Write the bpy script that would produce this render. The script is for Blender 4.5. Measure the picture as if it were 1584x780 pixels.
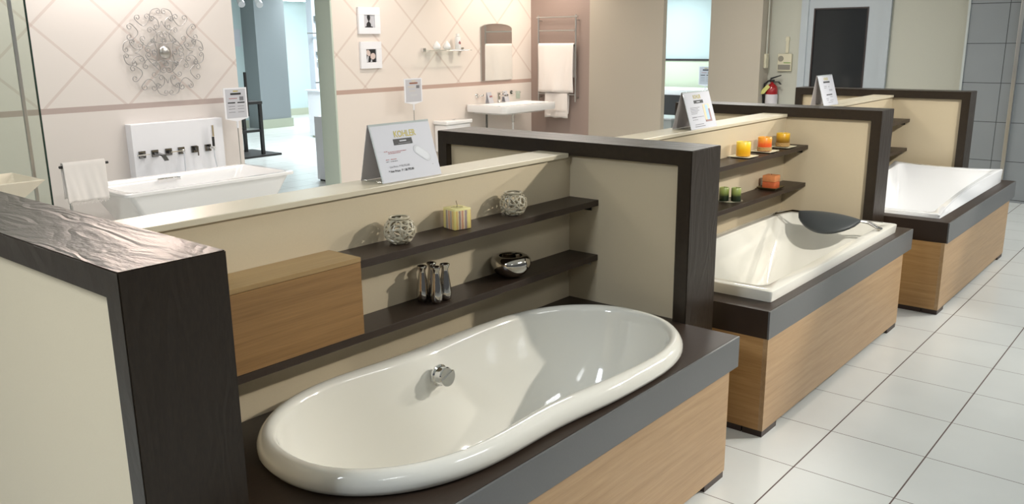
import bpy, bmesh, math, random
from mathutils import Vector, Matrix
random.seed(7)
PI = math.pi
for o in list(bpy.data.objects): bpy.data.objects.remove(o, do_unlink=True)
SC = bpy.context.scene
COL = SC.collection

# ------------------------------------------------------------------ camera
YAW, PITCH, ROLL, FPX = .6994, .2428, -.0102, 1319.2
cp, sp_, cy, sy = math.cos(PITCH), math.sin(PITCH), math.cos(YAW), math.sin(YAW)
fwd = Vector((cy*cp, sy*cp, -sp_)); rt = Vector((sy, -cy, 0)); upv = rt.cross(fwd)
c_, s_ = math.cos(ROLL), math.sin(ROLL)
R0 = c_*rt + s_*upv; U0 = -s_*rt + c_*upv
cam = bpy.data.cameras.new('camera'); camo = bpy.data.objects.new('camera', cam); COL.objects.link(camo)
M = Matrix((R0, U0, -fwd)).transposed().to_4x4(); M.translation = Vector((-2.9988, -1.1066, 1.6141))
camo.matrix_world = M
cam.sensor_width = 36; cam.lens = FPX*36/1584; cam.clip_start = .02
SC.camera = camo

# ------------------------------------------------------------------ world, exposure
w = bpy.data.worlds.new('world'); SC.world = w; w.use_nodes = True
w.node_tree.nodes['Background'].inputs[0].default_value = (.88, .94, 1, 1)
w.node_tree.nodes['Background'].inputs[1].default_value = .10
SC.view_settings.view_transform = 'Standard'; SC.view_settings.look = 'None'
SC.view_settings.exposure = 0.0; SC.view_settings.gamma = 1; SC.view_settings.use_curve_mapping = False

# ------------------------------------------------------------------ lights
def area(name, loc, size, energy, col=(1, 1, 1), target=None, sy_=None):
    l = bpy.data.lights.new(name, 'AREA'); l.energy = energy; l.color = col
    l.shape = 'RECTANGLE'; l.size = size; l.size_y = sy_ or size
    o = bpy.data.objects.new(name, l); COL.objects.link(o); o.location = loc
    if target is not None:
        o.rotation_euler = (Vector(target)-Vector(loc)).to_track_quat('-Z', 'Y').to_euler()
    return o
def spot(name, loc, target, energy, col, ang=70, blend=.5, r=.04):
    l = bpy.data.lights.new(name, 'SPOT'); l.energy = energy; l.color = col
    l.spot_size = math.radians(ang); l.spot_blend = blend; l.shadow_soft_size = r
    o = bpy.data.objects.new(name, l); COL.objects.link(o); o.location = loc
    o.rotation_euler = (Vector(target)-Vector(loc)).to_track_quat('-Z', 'Y').to_euler()
    return o
WARM = (1, .96, .93); WARM2 = (1, .86, .73); NEUT = (1, .95, .87); COOL = (.86, .95, 1)
# fluorescent fixtures over the aisle and the bays, four tubes each
for fx, fy, fe in ((-3.4, -2.0, 2.5), (-0.2, -1.7, 5), (3.0, -1.5, 10), (5.9, -1.3, 10)):
    for k in range(4):
        area('tube_light', (fx, fy+(k-1.5)*.13, 2.69), 1.2, fe, (.95, .98, 1), sy_=.035)
for fx, fy, fe in ((1.9, 2.6, 8), (4.6, 2.6, 11), (-1.6, 2.8, 5)):
    for k in range(4):
        area('tube_light', (fx, fy+(k-1.5)*.13, 2.69), 1.2, fe, (1, .97, .92), sy_=.035)
# ceiling spots aimed back at each bath bay
spot('bay_spot', (2.17, -1.92, 2.66), (-1.1, .8, .75), 430, NEUT, 46, .5, .05)
spot('bay_spot', (4.5, -1.9, 2.66), (1.2, .8, .75), 330, NEUT, 46, .5, .05)
spot('bay_spot', (6.3, -1.9, 2.66), (3.2, .8, .75), 230, NEUT, 46, .5, .05)
spot('bay_spot', (-.3, -1.5, 2.66), (1.9, .9, .85), 330, NEUT, 34, .7, .05)
spot('bay_spot', (2.0, -1.5, 2.66), (4.1, 1.0, .85), 260, NEUT, 34, .7, .05)
# halogen head near the back wall aimed at the displays in front of it
spot('display_spot', (.5, 5.69, 2.5), (-1.9, .7, 1.2), 80, (1, .78, .66), 34, .8, .09)
# warm halogen spots washing the patterned wall from close to the ceiling
spot('wall_spot', (-1.2, 5.0, 2.66), (-1.2, 5.6, 1.0), 34, WARM, 120, .9, .06)  # extra spot added to brighten the vessel basin and the wall's left end
spot('wall_spot', (.0, 5.35, 2.66), (.0, 6.1, 1.7), 34, WARM, 120, .9, .06)
spot('wall_spot', (1.2, 5.35, 2.66), (1.2, 6.1, 1.7), 20, WARM, 120, .9, .06)
area('wall_washer', (.55, 5.93, 2.66), 1.1, 16, (1, .90, .84), (.55, 5.93, 0), .14)
area('wall_washer', (5.88, 5.5, 2.66), .7, 14, WARM2, (5.88, 5.5, 0), .12)
spot('wall_spot', (3.2, 5.3, 2.66), (3.2, 6.1, 1.6), 42, (1, .89, .80), 120, .9, .06)
spot('wall_spot', (4.9, 5.2, 2.66), (5.0, 6.1, 1.3), 56, WARM2, 120, .9, .06)
spot('wall_spot', (5.3, 5.4, 2.66), (6.0, 5.5, 1.4), 22, WARM2, 110, .9, .06)
area('back_fill', (2.2, 4.2, 2.69), 1.2, 22, (1, .93, .88), sy_=1.2)
area('left_fill', (-4.2, .5, 2.69), 1.2, 90, (.82, .90, 1), sy_=.6)  # cool fill light added to brighten the left panel of the nearest partition
# cool corridor
area('corridor_light', (5.6, 9.6, 2.69), 2.4, 210, COOL, sy_=1.2)
area('corridor_light', (8.6, 13.2, 2.69), 2.0, 200, COOL, sy_=1.2)
area('far_room_light', (12.2, 8.4, 2.69), 1.6, 110, COOL, sy_=1.2)

# ------------------------------------------------------------------ materials
def newmat(name):
    m = bpy.data.materials.new(name); m.use_nodes = True
    nt = m.node_tree; return m, nt, nt.nodes, nt.links, nt.nodes['Principled BSDF']
def srgb(r, g, b):
    f = lambda c: (c/255/12.92) if c/255 <= .04045 else ((c/255+.055)/1.055)**2.4
    return (f(r), f(g), f(b), 1)
def coords(N, L, scale=(1, 1, 1), kind='Object', rot=(0, 0, 0), loc=(0, 0, 0)):
    t = N.new('ShaderNodeTexCoord'); mp = N.new('ShaderNodeMapping')
    mp.inputs['Scale'].default_value = scale; mp.inputs['Rotation'].default_value = rot; mp.inputs['Location'].default_value = loc
    L.new(t.outputs[kind], mp.inputs['Vector']); return mp.outputs['Vector']
def plain(name, col, rough=.5, metal=0, spec=.5, bump=0, bscale=200, var=0, coat=0, sss=0):
    m, nt, N, L, B = newmat(name)
    B.inputs['Base Color'].default_value = col; B.inputs['Roughness'].default_value = rough
    B.inputs['Metallic'].default_value = metal; B.inputs['Specular IOR Level'].default_value = spec
    B.inputs['Coat Weight'].default_value = coat; B.inputs['Coat Roughness'].default_value = .04
    if sss:
        B.inputs['Subsurface Weight'].default_value = sss; B.inputs['Subsurface Radius'].default_value = (.02, .012, .006)
    n = N.new('ShaderNodeTexNoise'); n.inputs['Scale'].default_value = bscale; n.inputs['Detail'].default_value = 3
    L.new(coords(N, L), n.inputs['Vector'])
    if var:
        mx = N.new('ShaderNodeMixRGB'); mx.blend_type = 'MULTIPLY'; mx.inputs[0].default_value = 1
        rp = N.new('ShaderNodeValToRGB'); rp.color_ramp.elements[0].color = (1-var, 1-var, 1-var, 1); rp.color_ramp.elements[0].position = .3
        rp.color_ramp.elements[1].position = .7
        L.new(n.outputs['Fac'], rp.inputs[0]); mx.inputs[1].default_value = col; L.new(rp.outputs[0], mx.inputs[2]); L.new(mx.outputs[0], B.inputs['Base Color'])
    if bump:
        b = N.new('ShaderNodeBump'); b.inputs['Strength'].default_value = bump; b.inputs['Distance'].default_value = .002
        L.new(n.outputs['Fac'], b.inputs['Height']); L.new(b.outputs[0], B.inputs['Normal'])
    return m
def math_(N, L, op, a, b=None, c=None):
    n = N.new('ShaderNodeMath'); n.operation = op
    for i, v in enumerate((a, b, c)):
        if v is None: continue
        if isinstance(v, (int, float)): n.inputs[i].default_value = v
        else: L.new(v, n.inputs[i])
    return n.outputs[0]
def oak_mat(name, c1, c2, sc=(1.2, 30, 30)):
    m, nt, N, L, B = newmat(name)
    n = N.new('ShaderNodeTexNoise'); n.inputs['Scale'].default_value = 1.6; n.inputs['Detail'].default_value = 6; n.inputs['Roughness'].default_value = .6; n.inputs['Distortion'].default_value = .3
    L.new(coords(N, L, sc), n.inputs['Vector'])
    n2 = N.new('ShaderNodeTexNoise'); n2.inputs['Scale'].default_value = 9; n2.inputs['Detail'].default_value = 3
    L.new(coords(N, L, (sc[0]*1.2, sc[1], sc[2])), n2.inputs['Vector'])
    r = N.new('ShaderNodeValToRGB'); r.color_ramp.elements[0].color = c1; r.color_ramp.elements[0].position = .32
    r.color_ramp.elements[1].color = c2; r.color_ramp.elements[1].position = .66
    L.new(math_(N, L, 'ADD', math_(N, L, 'MULTIPLY', n.outputs['Fac'], .7), math_(N, L, 'MULTIPLY', n2.outputs['Fac'], .3)), r.inputs[0])
    L.new(r.outputs[0], B.inputs['Base Color']); B.inputs['Roughness'].default_value = .42
    b = N.new('ShaderNodeBump'); b.inputs['Strength'].default_value = .12; b.inputs['Distance'].default_value = .001
    L.new(n2.outputs['Fac'], b.inputs['Height']); L.new(b.outputs[0], B.inputs['Normal'])
    return m
def wenge_mat(name, base, relief, sc, rough=.36, rings=9):
    m, nt, N, L, B = newmat(name)
    v = coords(N, L, sc)
    n = N.new('ShaderNodeTexNoise'); n.inputs['Scale'].default_value = 1; n.inputs['Detail'].default_value = 2.5; n.inputs['Distortion'].default_value = .5
    L.new(v, n.inputs['Vector'])
    ring = math_(N, L, 'FRACT', math_(N, L, 'MULTIPLY', n.outputs['Fac'], rings))
    tri = math_(N, L, 'ABSOLUTE', math_(N, L, 'SUBTRACT', ring, .5))
    f = N.new('ShaderNodeTexNoise'); f.inputs['Scale'].default_value = 22; f.inputs['Detail'].default_value = 4
    L.new(v, f.inputs['Vector'])
    h = math_(N, L, 'ADD', math_(N, L, 'MULTIPLY', tri, 1.6), math_(N, L, 'MULTIPLY', f.outputs['Fac'], .5))
    r = N.new('ShaderNodeValToRGB'); r.color_ramp.elements[0].color = tuple(c*.65 for c in base[:3])+(1,)
    r.color_ramp.elements[1].color = tuple(min(1, c*1.5) for c in base[:3])+(1,)
    L.new(f.outputs['Fac'], r.inputs[0]); L.new(r.outputs[0], B.inputs['Base Color'])
    b = N.new('ShaderNodeBump'); b.inputs['Distance'].default_value = .004
    ge = N.new('ShaderNodeNewGeometry'); sx = N.new('ShaderNodeSeparateXYZ'); L.new(ge.outputs['True Normal'], sx.inputs[0])
    L.new(math_(N, L, 'MULTIPLY', math_(N, L, 'ADD', math_(N, L, 'MULTIPLY', math_(N, L, 'ABSOLUTE', sx.outputs['Z']), .28), .2), relief), b.inputs['Strength'])
    L.new(h, b.inputs['Height']); L.new(b.outputs[0], B.inputs['Normal'])
    B.inputs['Roughness'].default_value = rough; B.inputs['Specular IOR Level'].default_value = .4
    return m
def tile_mat(name, tw, th, ox, oy, g1, g2, col, gcol, axes='XY', rough=.25, var=.05):
    # rectangular tiles with thin cross joints (g1) and wider long joints (g2)
    m, nt, N, L, B = newmat(name)
    t = N.new('ShaderNodeTexCoord'); s = N.new('ShaderNodeSeparateXYZ'); L.new(t.outputs['Object'], s.inputs[0])
    a = s.outputs[axes[0]]; b = s.outputs[axes[1]]
    def line(c, per, off, wd):
        fr = math_(N, L, 'FRACT', math_(N, L, 'DIVIDE', math_(N, L, 'ADD', c, 1000*per-off+per/2), per))
        return math_(N, L, 'LESS_THAN', math_(N, L, 'ABSOLUTE', math_(N, L, 'SUBTRACT', fr, .5)), wd/per/2)
    la = line(a, tw, ox, g1); lb = line(b, th, oy, g2)
    g = math_(N, L, 'MAXIMUM', la, lb)
    n = N.new('ShaderNodeTexNoise'); n.inputs['Scale'].default_value = 2.3; n.inputs['Detail'].default_value = 5; L.new(t.outputs['Object'], n.inputs['Vector'])
    rp = N.new('ShaderNodeValToRGB'); rp.color_ramp.elements[0].color = tuple(c*(1-var) for c in col[:3])+(1,); rp.color_ramp.elements[1].color = col
    rp.color_ramp.elements[0].position = .35; rp.color_ramp.elements[1].position = .65
    L.new(n.outputs['Fac'], rp.inputs[0])
    mx = N.new('ShaderNodeMixRGB'); L.new(g, mx.inputs[0]); L.new(rp.outputs[0], mx.inputs[1]); mx.inputs[2].default_value = gcol
    L.new(mx.outputs[0], B.inputs['Base Color'])
    L.new(math_(N, L, 'MAXIMUM', math_(N, L, 'MULTIPLY', g, .8), rough), B.inputs['Roughness'])
    bp = N.new('ShaderNodeBump'); bp.invert = True; bp.inputs['Strength'].default_value = .6; bp.inputs['Distance'].default_value = .0015
    L.new(g, bp.inputs['Height']); L.new(bp.outputs[0], B.inputs['Normal'])
    return m
def diamond_mat(name, per, half, nx, nz, col, lcol, scol):
    m, nt, N, L, B = newmat(name)
    t = N.new('ShaderNodeTexCoord'); s = N.new('ShaderNodeSeparateXYZ'); L.new(t.outputs['Object'], s.inputs[0])
    X = math_(N, L, 'DIVIDE', math_(N, L, 'SUBTRACT', s.outputs['X'], nx), per)
    Z = math_(N, L, 'DIVIDE', math_(N, L, 'SUBTRACT', s.outputs['Z'], nz), 2*half)
    def ln(v):
        fr = math_(N, L, 'FRACT', math_(N, L, 'ADD', v, 100.5))
        return math_(N, L, 'LESS_THAN', math_(N, L, 'ABSOLUTE', math_(N, L, 'SUBTRACT', fr, .5)), .022)
    l1 = ln(math_(N, L, 'ADD', X, Z)); l2 = ln(math_(N, L, 'SUBTRACT', X, Z))
    above = math_(N, L, 'GREATER_THAN', s.outputs['Z'], 1.12)
    f = math_(N, L, 'MULTIPLY', math_(N, L, 'MINIMUM', math_(N, L, 'ADD', math_(N, L, 'MULTIPLY', l1, .6), math_(N, L, 'MULTIPLY', l2, .6)), 1.0), above)
    st = math_(N, L, 'MULTIPLY', math_(N, L, 'GREATER_THAN', s.outputs['Z'], 1.082), math_(N, L, 'LESS_THAN', s.outputs['Z'], 1.128))
    m1 = N.new('ShaderNodeMixRGB'); L.new(f, m1.inputs[0]); m1.inputs[1].default_value = col; m1.inputs[2].default_value = lcol
    m2 = N.new('ShaderNodeMixRGB'); L.new(st, m2.inputs[0]); L.new(m1.outputs[0], m2.inputs[1]); m2.inputs[2].default_value = scol
    L.new(m2.outputs[0], B.inputs['Base Color']); B.inputs['Roughness'].default_value = .6
    n = N.new('ShaderNodeTexNoise'); n.inputs['Scale'].default_value = 150; L.new(t.outputs['Object'], n.inputs['Vector'])
    bp = N.new('ShaderNodeBump'); bp.inputs['Strength'].default_value = .1; bp.inputs['Distance'].default_value = .001; L.new(n.outputs['Fac'], bp.inputs['Height']); L.new(bp.outputs[0], B.inputs['Normal'])
    return m
def grad_mat(name, stops, z0, z1, rough=.35, sss=.25):
    m, nt, N, L, B = newmat(name)
    t = N.new('ShaderNodeTexCoord'); s = N.new('ShaderNodeSeparateXYZ'); L.new(t.outputs['Object'], s.inputs[0])
    v = math_(N, L, 'DIVIDE', math_(N, L, 'SUBTRACT', s.outputs['Z'], z0), z1-z0)
    r = N.new('ShaderNodeValToRGB'); e = r.color_ramp.elements
    e[0].position, e[0].color = stops[0]; e[1].position, e[1].color = stops[-1]
    for p, c in stops[1:-1]:
        q = e.new(p); q.color = c
    L.new(v, r.inputs[0]); L.new(r.outputs[0], B.inputs['Base Color'])
    B.inputs['Roughness'].default_value = rough; B.inputs['Subsurface Weight'].default_value = sss; B.inputs['Subsurface Radius'].default_value = (.02, .01, .005)
    return m
def stripe_mat(name, per):
    m, nt, N, L, B = newmat(name)
    t = N.new('ShaderNodeTexCoord'); s = N.new('ShaderNodeSeparateXYZ'); L.new(t.outputs['Object'], s.inputs[0])
    n = N.new('ShaderNodeTexNoise'); n.inputs['Scale'].default_value = 60; L.new(t.outputs['Object'], n.inputs['Vector'])
    v = math_(N, L, 'ADD', math_(N, L, 'ADD', s.outputs['X'], math_(N, L, 'MULTIPLY', s.outputs['Y'], 1.0)), math_(N, L, 'MULTIPLY', n.outputs['Fac'], .004))
    v = math_(N, L, 'FRACT', math_(N, L, 'DIVIDE', math_(N, L, 'ADD', v, 5), per))
    r = N.new('ShaderNodeValToRGB'); e = r.color_ramp.elements
    cols = [(0, srgb(222, 206, 130)), (.16, srgb(222, 206, 130)), (.22, srgb(212, 160, 80)), (.30, srgb(222, 206, 150)), (.42, srgb(120, 95, 120)), (.50, srgb(214, 196, 160)), (.62, srgb(190, 120, 90)), (.72, srgb(220, 206, 165)), (.85, srgb(125, 105, 130)), (1, srgb(222, 206, 130))]
    e[0].position, e[0].color = cols[0]; e[1].position, e[1].color = cols[-1]
    for p, c in cols[1:-1]:
        q = e.new(p); q.color = c
    L.new(v, r.inputs[0])
    # upper rim of plain wax
    mx = N.new('ShaderNodeMixRGB'); L.new(math_(N, L, 'GREATER_THAN', s.outputs['Z'], .066), mx.inputs[0]); L.new(r.outputs[0], mx.inputs[1]); mx.inputs[2].default_value = srgb(224, 214, 150)
    L.new(mx.outputs[0], B.inputs['Base Color']); B.inputs['Roughness'].default_value = .45; B.inputs['Subsurface Weight'].default_value = .2; B.inputs['Subsurface Radius'].default_value = (.01, .008, .004)
    return m
def glass_mat(name, tint, gl=.12):
    m, nt, N, L, B = newmat(name); N.remove(B)
    tr = N.new('ShaderNodeBsdfTransparent'); tr.inputs[0].default_value = tint
    g = N.new('ShaderNodeBsdfGlossy'); g.inputs['Roughness'].default_value = .02
    fr = N.new('ShaderNodeFresnel'); fr.inputs['IOR'].default_value = 1.45
    ge = N.new('ShaderNodeNewGeometry'); fac = math_(N, L, 'MULTIPLY', fr.outputs[0], math_(N, L, 'SUBTRACT', 1, ge.outputs['Backfacing']))
    mx = N.new('ShaderNodeMixShader'); L.new(fac, mx.inputs[0]); L.new(tr.outputs[0], mx.inputs[1]); L.new(g.outputs[0], mx.inputs[2])
    L.new(mx.outputs[0], N['Material Output'].inputs['Surface']); return m
def emit_mat(name, col, s):
    m, nt, N, L, B = newmat(name)
    B.inputs['Base Color'].default_value = col; B.inputs['Emission Color'].default_value = col; B.inputs['Emission Strength'].default_value = s; return m

WENGE = wenge_mat('wenge_frame', (.021, .0135, .0075, 1), 1.0, (8, 2.2, 2.2), .36, 8)
WENGE2 = wenge_mat('wenge_board', (.030, .0185, .012, 1), .06, (1.2, 34, 34), .42, 3)
GREYL = plain('grey_laminate_edge', srgb(98, 99, 99), .38, bump=.05, bscale=300, var=.06)
OAK = oak_mat('oak_front', srgb(162, 130, 92), srgb(184, 152, 112))
OAKS = oak_mat('oak_side', srgb(160, 118, 68), srgb(190, 150, 98), (30, 1.2, 30))
OAKD = oak_mat('oak_cabinet', srgb(122, 90, 50), srgb(150, 113, 68), (1.0, 44, 44))
OAKT = oak_mat('oak_cabinet_top', srgb(144, 116, 74), srgb(162, 134, 90))
CREAM = plain('cream_laminate', srgb(204, 189, 160), .42, bump=.08, bscale=260, var=.03)
CREAMCAP = plain('cream_cap', srgb(206, 196, 172), .35, bump=.05, bscale=260)
PLINTH = plain('plinth_brown', srgb(58, 44, 38), .5)
PORC = plain('white_acrylic', srgb(232, 229, 218), .07, coat=.6, bscale=3)
PORCW = plain('white_ceramic', srgb(240, 240, 240), .09, coat=.5, bscale=3)
CERAM = plain('openwork_ceramic', srgb(182, 172, 148), .22, coat=.5, bscale=60, var=.08)
CHROME = plain('chrome', (.82, .82, .82, 1), .05, 1, bscale=5)
DCHROME = plain('smoked_chrome', (.2, .2, .2, 1), .08, 1, bscale=5)
STEEL = plain('brushed_steel', (.55, .55, .54, 1), .28, 1, bump=.05, bscale=500)
IRON = plain('pewter_iron', (.36, .35, .345, 1), .45, .6, bump=.3, bscale=120)
BOSS = plain('hammered_pewter', (.52, .50, .48, 1), .3, 1, bump=1, bscale=45)
BLACK = plain('black_plastic', (.012, .012, .012, 1), .4)
DARK = plain('dark_wood', (.02, .017, .016, 1), .45)
PAPER = plain('paper', srgb(196, 197, 204), .55, bscale=90)
PAPERB = plain('paper_back', srgb(214, 208, 208), .6, bscale=90)
INK = plain('ink_dark', srgb(36, 36, 38), .6); INKG = plain('ink_grey', srgb(120, 120, 126), .6); INKR = plain('ink_red', srgb(170, 110, 112), .6)
GOLD = plain('logo_olive_gold', srgb(176, 160, 52), .5); TUBPIC = plain('picture_grey', srgb(200, 202, 206), .6)
PICB = plain('picture_blue', srgb(170, 200, 232), .6); PICBR = plain('picture_brown', srgb(150, 112, 106), .6); PICY = plain('picture_sand', srgb(220, 206, 170), .6)
TOWEL = plain('white_terry', srgb(240, 234, 230), .95, bump=.9, bscale=420, spec=.1)
BOARDW = plain('white_gloss_board', srgb(240, 241, 246), .18, bscale=4)
VINYL = plain('grey_vinyl', srgb(66, 70, 72), .45, bump=.15, bscale=500)
WAXY = grad_mat('yellow_wax', [(0, srgb(206, 150, 20)), (.35, srgb(226, 170, 20)), (.7, srgb(245, 205, 40)), (1, srgb(248, 226, 110))], 0, .085)
WAXO = grad_mat('orange_wax', [(0, srgb(214, 84, 40)), (.45, srgb(232, 100, 40)), (.7, srgb(240, 150, 40)), (1, srgb(244, 176, 60))], 0, .085)
WAXB = grad_mat('olive_yellow_wax', [(0, srgb(110, 78, 20)), (.4, srgb(140, 100, 20)), (.75, srgb(222, 168, 26)), (1, srgb(240, 200, 60))], 0, .085)
WAXR = plain('terracotta_wax', srgb(206, 104, 60), .5, bscale=40, var=.15, sss=.2, bump=.3)
WAXR2 = plain('terracotta_wax_light', srgb(226, 146, 92), .5, bscale=40, var=.15, sss=.2, bump=.3)
WAXG = grad_mat('green_wax', [(0, srgb(24, 34, 20)), (.35, srgb(36, 46, 26)), (.6, srgb(120, 134, 66)), (1, srgb(160, 172, 104))], 0, .075)
STRIPE = stripe_mat('striped_wax', .058)
ROPE = plain('straw_rope', srgb(196, 160, 104), .9, bump=1, bscale=220, var=.3)
PLATE = plain('cream_plate', srgb(236, 230, 200), .3)
TRAY = plain('dark_tray', srgb(96, 84, 58), .3)
CLEAR = glass_mat('clear_glass', (.90, .95, .93, 1)); ACRY = glass_mat('clear_acrylic', (.93, .95, .93, 1)); PANE = glass_mat('shower_glass', (.86, .90, .86, 1))
DGLASS = plain('dark_door_glass', (.028, .03, .032, 1), .06, bscale=3)
MIRROR = plain('mirror_silver', (.88, .9, .88, 1), .01, 1, bscale=3)
RED = plain('extinguisher_red', srgb(150, 20, 24), .25, coat=.4)
BEIGE = plain('beige_plastic', srgb(206, 200, 176), .4)
DOORG = plain('grey_paint', srgb(176, 184, 190), .4, bscale=4)
WALLPINK = plain('dusty_rose_wall', srgb(158, 140, 132), .7, bump=.15, bscale=180, var=.05)
WALLBEIGE = plain('beige_wall', srgb(182, 174, 160), .7, bump=.15, bscale=180, var=.04)
WALLGREY = plain('pale_grey_wall', srgb(188, 188, 176), .7, bump=.1, bscale=150, var=.03)
WALLBLUE = plain('pale_corridor_wall', srgb(190, 206, 206), .65, bump=.1, bscale=150, var=.03)
COLB = plain('corridor_column', srgb(140, 146, 148), .7, bump=.1, bscale=150, var=.03)
WALLGREEN = plain('lower_far_wall', srgb(206, 216, 192), .65, bscale=30)
SKIRT = plain('skirting', srgb(176, 180, 160), .5)
CEIL = plain('ceiling_white', srgb(225, 225, 220), .9, bscale=30)
DIA = diamond_mat('diamond_wall_left', .695, .33, .181, 1.44, srgb(220, 213, 208), srgb(200, 184, 177), srgb(180, 164, 158))
DIB = diamond_mat('diamond_wall_right', .7275, .34, 3.507, 1.492, srgb(230, 221, 213), srgb(208, 191, 181), srgb(188, 162, 150))
FLOOR = tile_mat('floor_tiles', .4, .372, 0, 0, .0035, .0055, srgb(216, 218, 214), srgb(92, 76, 70), rough=.22)
GTILE = tile_mat('grey_wall_tiles', .38, .38, .685, .404, .006, .006, srgb(142, 147, 150), srgb(62, 64, 66), axes='YZ', rough=.35)

# ------------------------------------------------------------------ mesh helpers
def worg(p):
    v = Vector((0, 0, 0))
    while p is not None: v += p.location; p = p.parent
    return v
class MB:
    def __init__(s): s.bm = bmesh.new()
    def box(s, x0, x1, y0, y1, z0, z1, bev=0, seg=2):
        r = bmesh.ops.create_cube(s.bm, size=1); vs = r['verts']
        for v in vs: v.co = Vector(((x0+x1)/2+v.co.x*(x1-x0), (y0+y1)/2+v.co.y*(y1-y0), (z0+z1)/2+v.co.z*(z1-z0)))
        if bev:
            es = list({e for v in vs for e in v.link_edges})
            bmesh.ops.bevel(s.bm, geom=es, offset=bev, segments=seg, affect='EDGES', profile=.5)
        return s
    def poly(s, pts, ext=None):
        vs = [s.bm.verts.new(p) for p in pts]; f = s.bm.faces.new(vs)
        if ext is not None:
            r = bmesh.ops.extrude_face_region(s.bm, geom=[f])
            bmesh.ops.translate(s.bm, verts=[g for g in r['geom'] if isinstance(g, bmesh.types.BMVert)], vec=Vector(ext))
        return s
    def rings(s, rs, cap0=True, cap1=True, closed=True):
        V = [[s.bm.verts.new(p) for p in r] for r in rs]; n = len(rs[0])
        for a, b in zip(V, V[1:]):
            for i in range(n if closed else n-1):
                j = (i+1) % n
                s.bm.faces.new((a[i], a[j], b[j], b[i]))
        if cap0: s.bm.faces.new(V[0][::-1])
        if cap1: s.bm.faces.new(V[-1])
        return s
    def lathe(s, prof, c, n=32, cap0=True, cap1=True, axis='Z'):
        rs = []
        for r, z in prof:
            ring = []
            for i in range(n):
                a = 2*PI*i/n; p = (r*math.cos(a), r*math.sin(a), z)
                if axis == 'X': p = (p[2], p[0], p[1])
                if axis == 'Y': p = (p[1], p[2], p[0])
                ring.append(Vector(c)+Vector(p))
            rs.append(ring)
        return s.rings(rs, cap0, cap1)
    def tube(s, pts, r, n=8, cap=True):
        pts = [Vector(p) for p in pts]; rs = []; prev = None
        for i, p in enumerate(pts):
            t = (pts[min(i+1, len(pts)-1)]-pts[max(i-1, 0)]).normalized()
            a = (prev - t*prev.dot(t)) if prev is not None else t.orthogonal()
            if a.length < 1e-6: a = t.orthogonal()
            a.normalize(); prev = a; b = t.cross(a)
            rr = r[i] if isinstance(r, (list, tuple)) else r
            rs.append([p+rr*(math.cos(2*PI*k/n)*a+math.sin(2*PI*k/n)*b) for k in range(n)])
        return s.rings(rs, cap, cap)
    def sphere(s, c, r, sc=(1, 1, 1), u=24, v=14):
        q = bmesh.ops.create_uvsphere(s.bm, u_segments=u, v_segments=v, radius=r)
        for w_ in q['verts']: w_.co = Vector(c)+Vector((w_.co.x*sc[0], w_.co.y*sc[1], w_.co.z*sc[2]))
        return s
    def build(s, name, mat, parent=None, smooth=False, base=None, fixn=True):
        bm = s.bm
        if fixn: bmesh.ops.recalc_face_normals(bm, faces=bm.faces)
        if parent is not None: off = worg(parent)
        elif base is not None: off = Vector(base)
        else:
            xs = [v.co for v in bm.verts]
            off = Vector(((min(v.x for v in xs)+max(v.x for v in xs))/2, (min(v.y for v in xs)+max(v.y for v in xs))/2, min(v.z for v in xs)))
        for v in bm.verts: v.co -= off
        me = bpy.data.meshes.new(name); bm.to_mesh(me); bm.free(); me.materials.append(mat)
        if smooth:
            for p in me.polygons: p.use_smooth = True
            try: me.set_sharp_from_angle(angle=math.radians(smooth if smooth is not True else 40))
            except Exception: pass
        o = bpy.data.objects.new(name, me); COL.objects.link(o)
        if parent is not None: o.parent = parent
        else: o.location = off
        return o
def tag(o, label=None, cat=None, group=None, kind=None):
    if label: o['label'] = label
    if cat: o['category'] = cat
    if group: o['group'] = group
    if kind: o['kind'] = kind
    return o
def thing(name, label, cat, loc=(0, 0, 0), group=None):
    o = bpy.data.objects.new(name, None); o.empty_display_size = .05; COL.objects.link(o); o.location = loc
    return tag(o, label, cat, group)
def copy_tree(o, parent=None):
    c = o.copy(); COL.objects.link(c)
    if parent is not None: c.parent = parent
    for ch in list(o.children): copy_tree(ch, c)
    return c
def struct(name, mb, mat, base=(0, 0, 0), **k):
    o = mb.build(name, mat, None, base=base, **k); o['kind'] = 'structure'; return o
def text_mesh(name, body, size, mat, parent, origin, ux, uv, align='LEFT', bold=0):
    cu = bpy.data.curves.new(name, 'FONT'); cu.body = body; cu.size = size; cu.align_x = align; cu.offset = bold; cu.resolution_u = 3
    t = bpy.data.objects.new('tmp_text', cu); COL.objects.link(t)
    dg = bpy.context.evaluated_depsgraph_get(); me = bpy.data.meshes.new_from_object(t.evaluated_get(dg))
    bpy.data.objects.remove(t, do_unlink=True)
    off = worg(parent); O = Vector(origin); ux = Vector(ux); uv = Vector(uv)
    for v in me.vertices: v.co = O + ux*v.co.x + uv*v.co.y - off
    me.materials.clear(); me.materials.append(mat); me.name = name
    o = bpy.data.objects.new(name, me); COL.objects.link(o); o.parent = parent; return o

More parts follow.
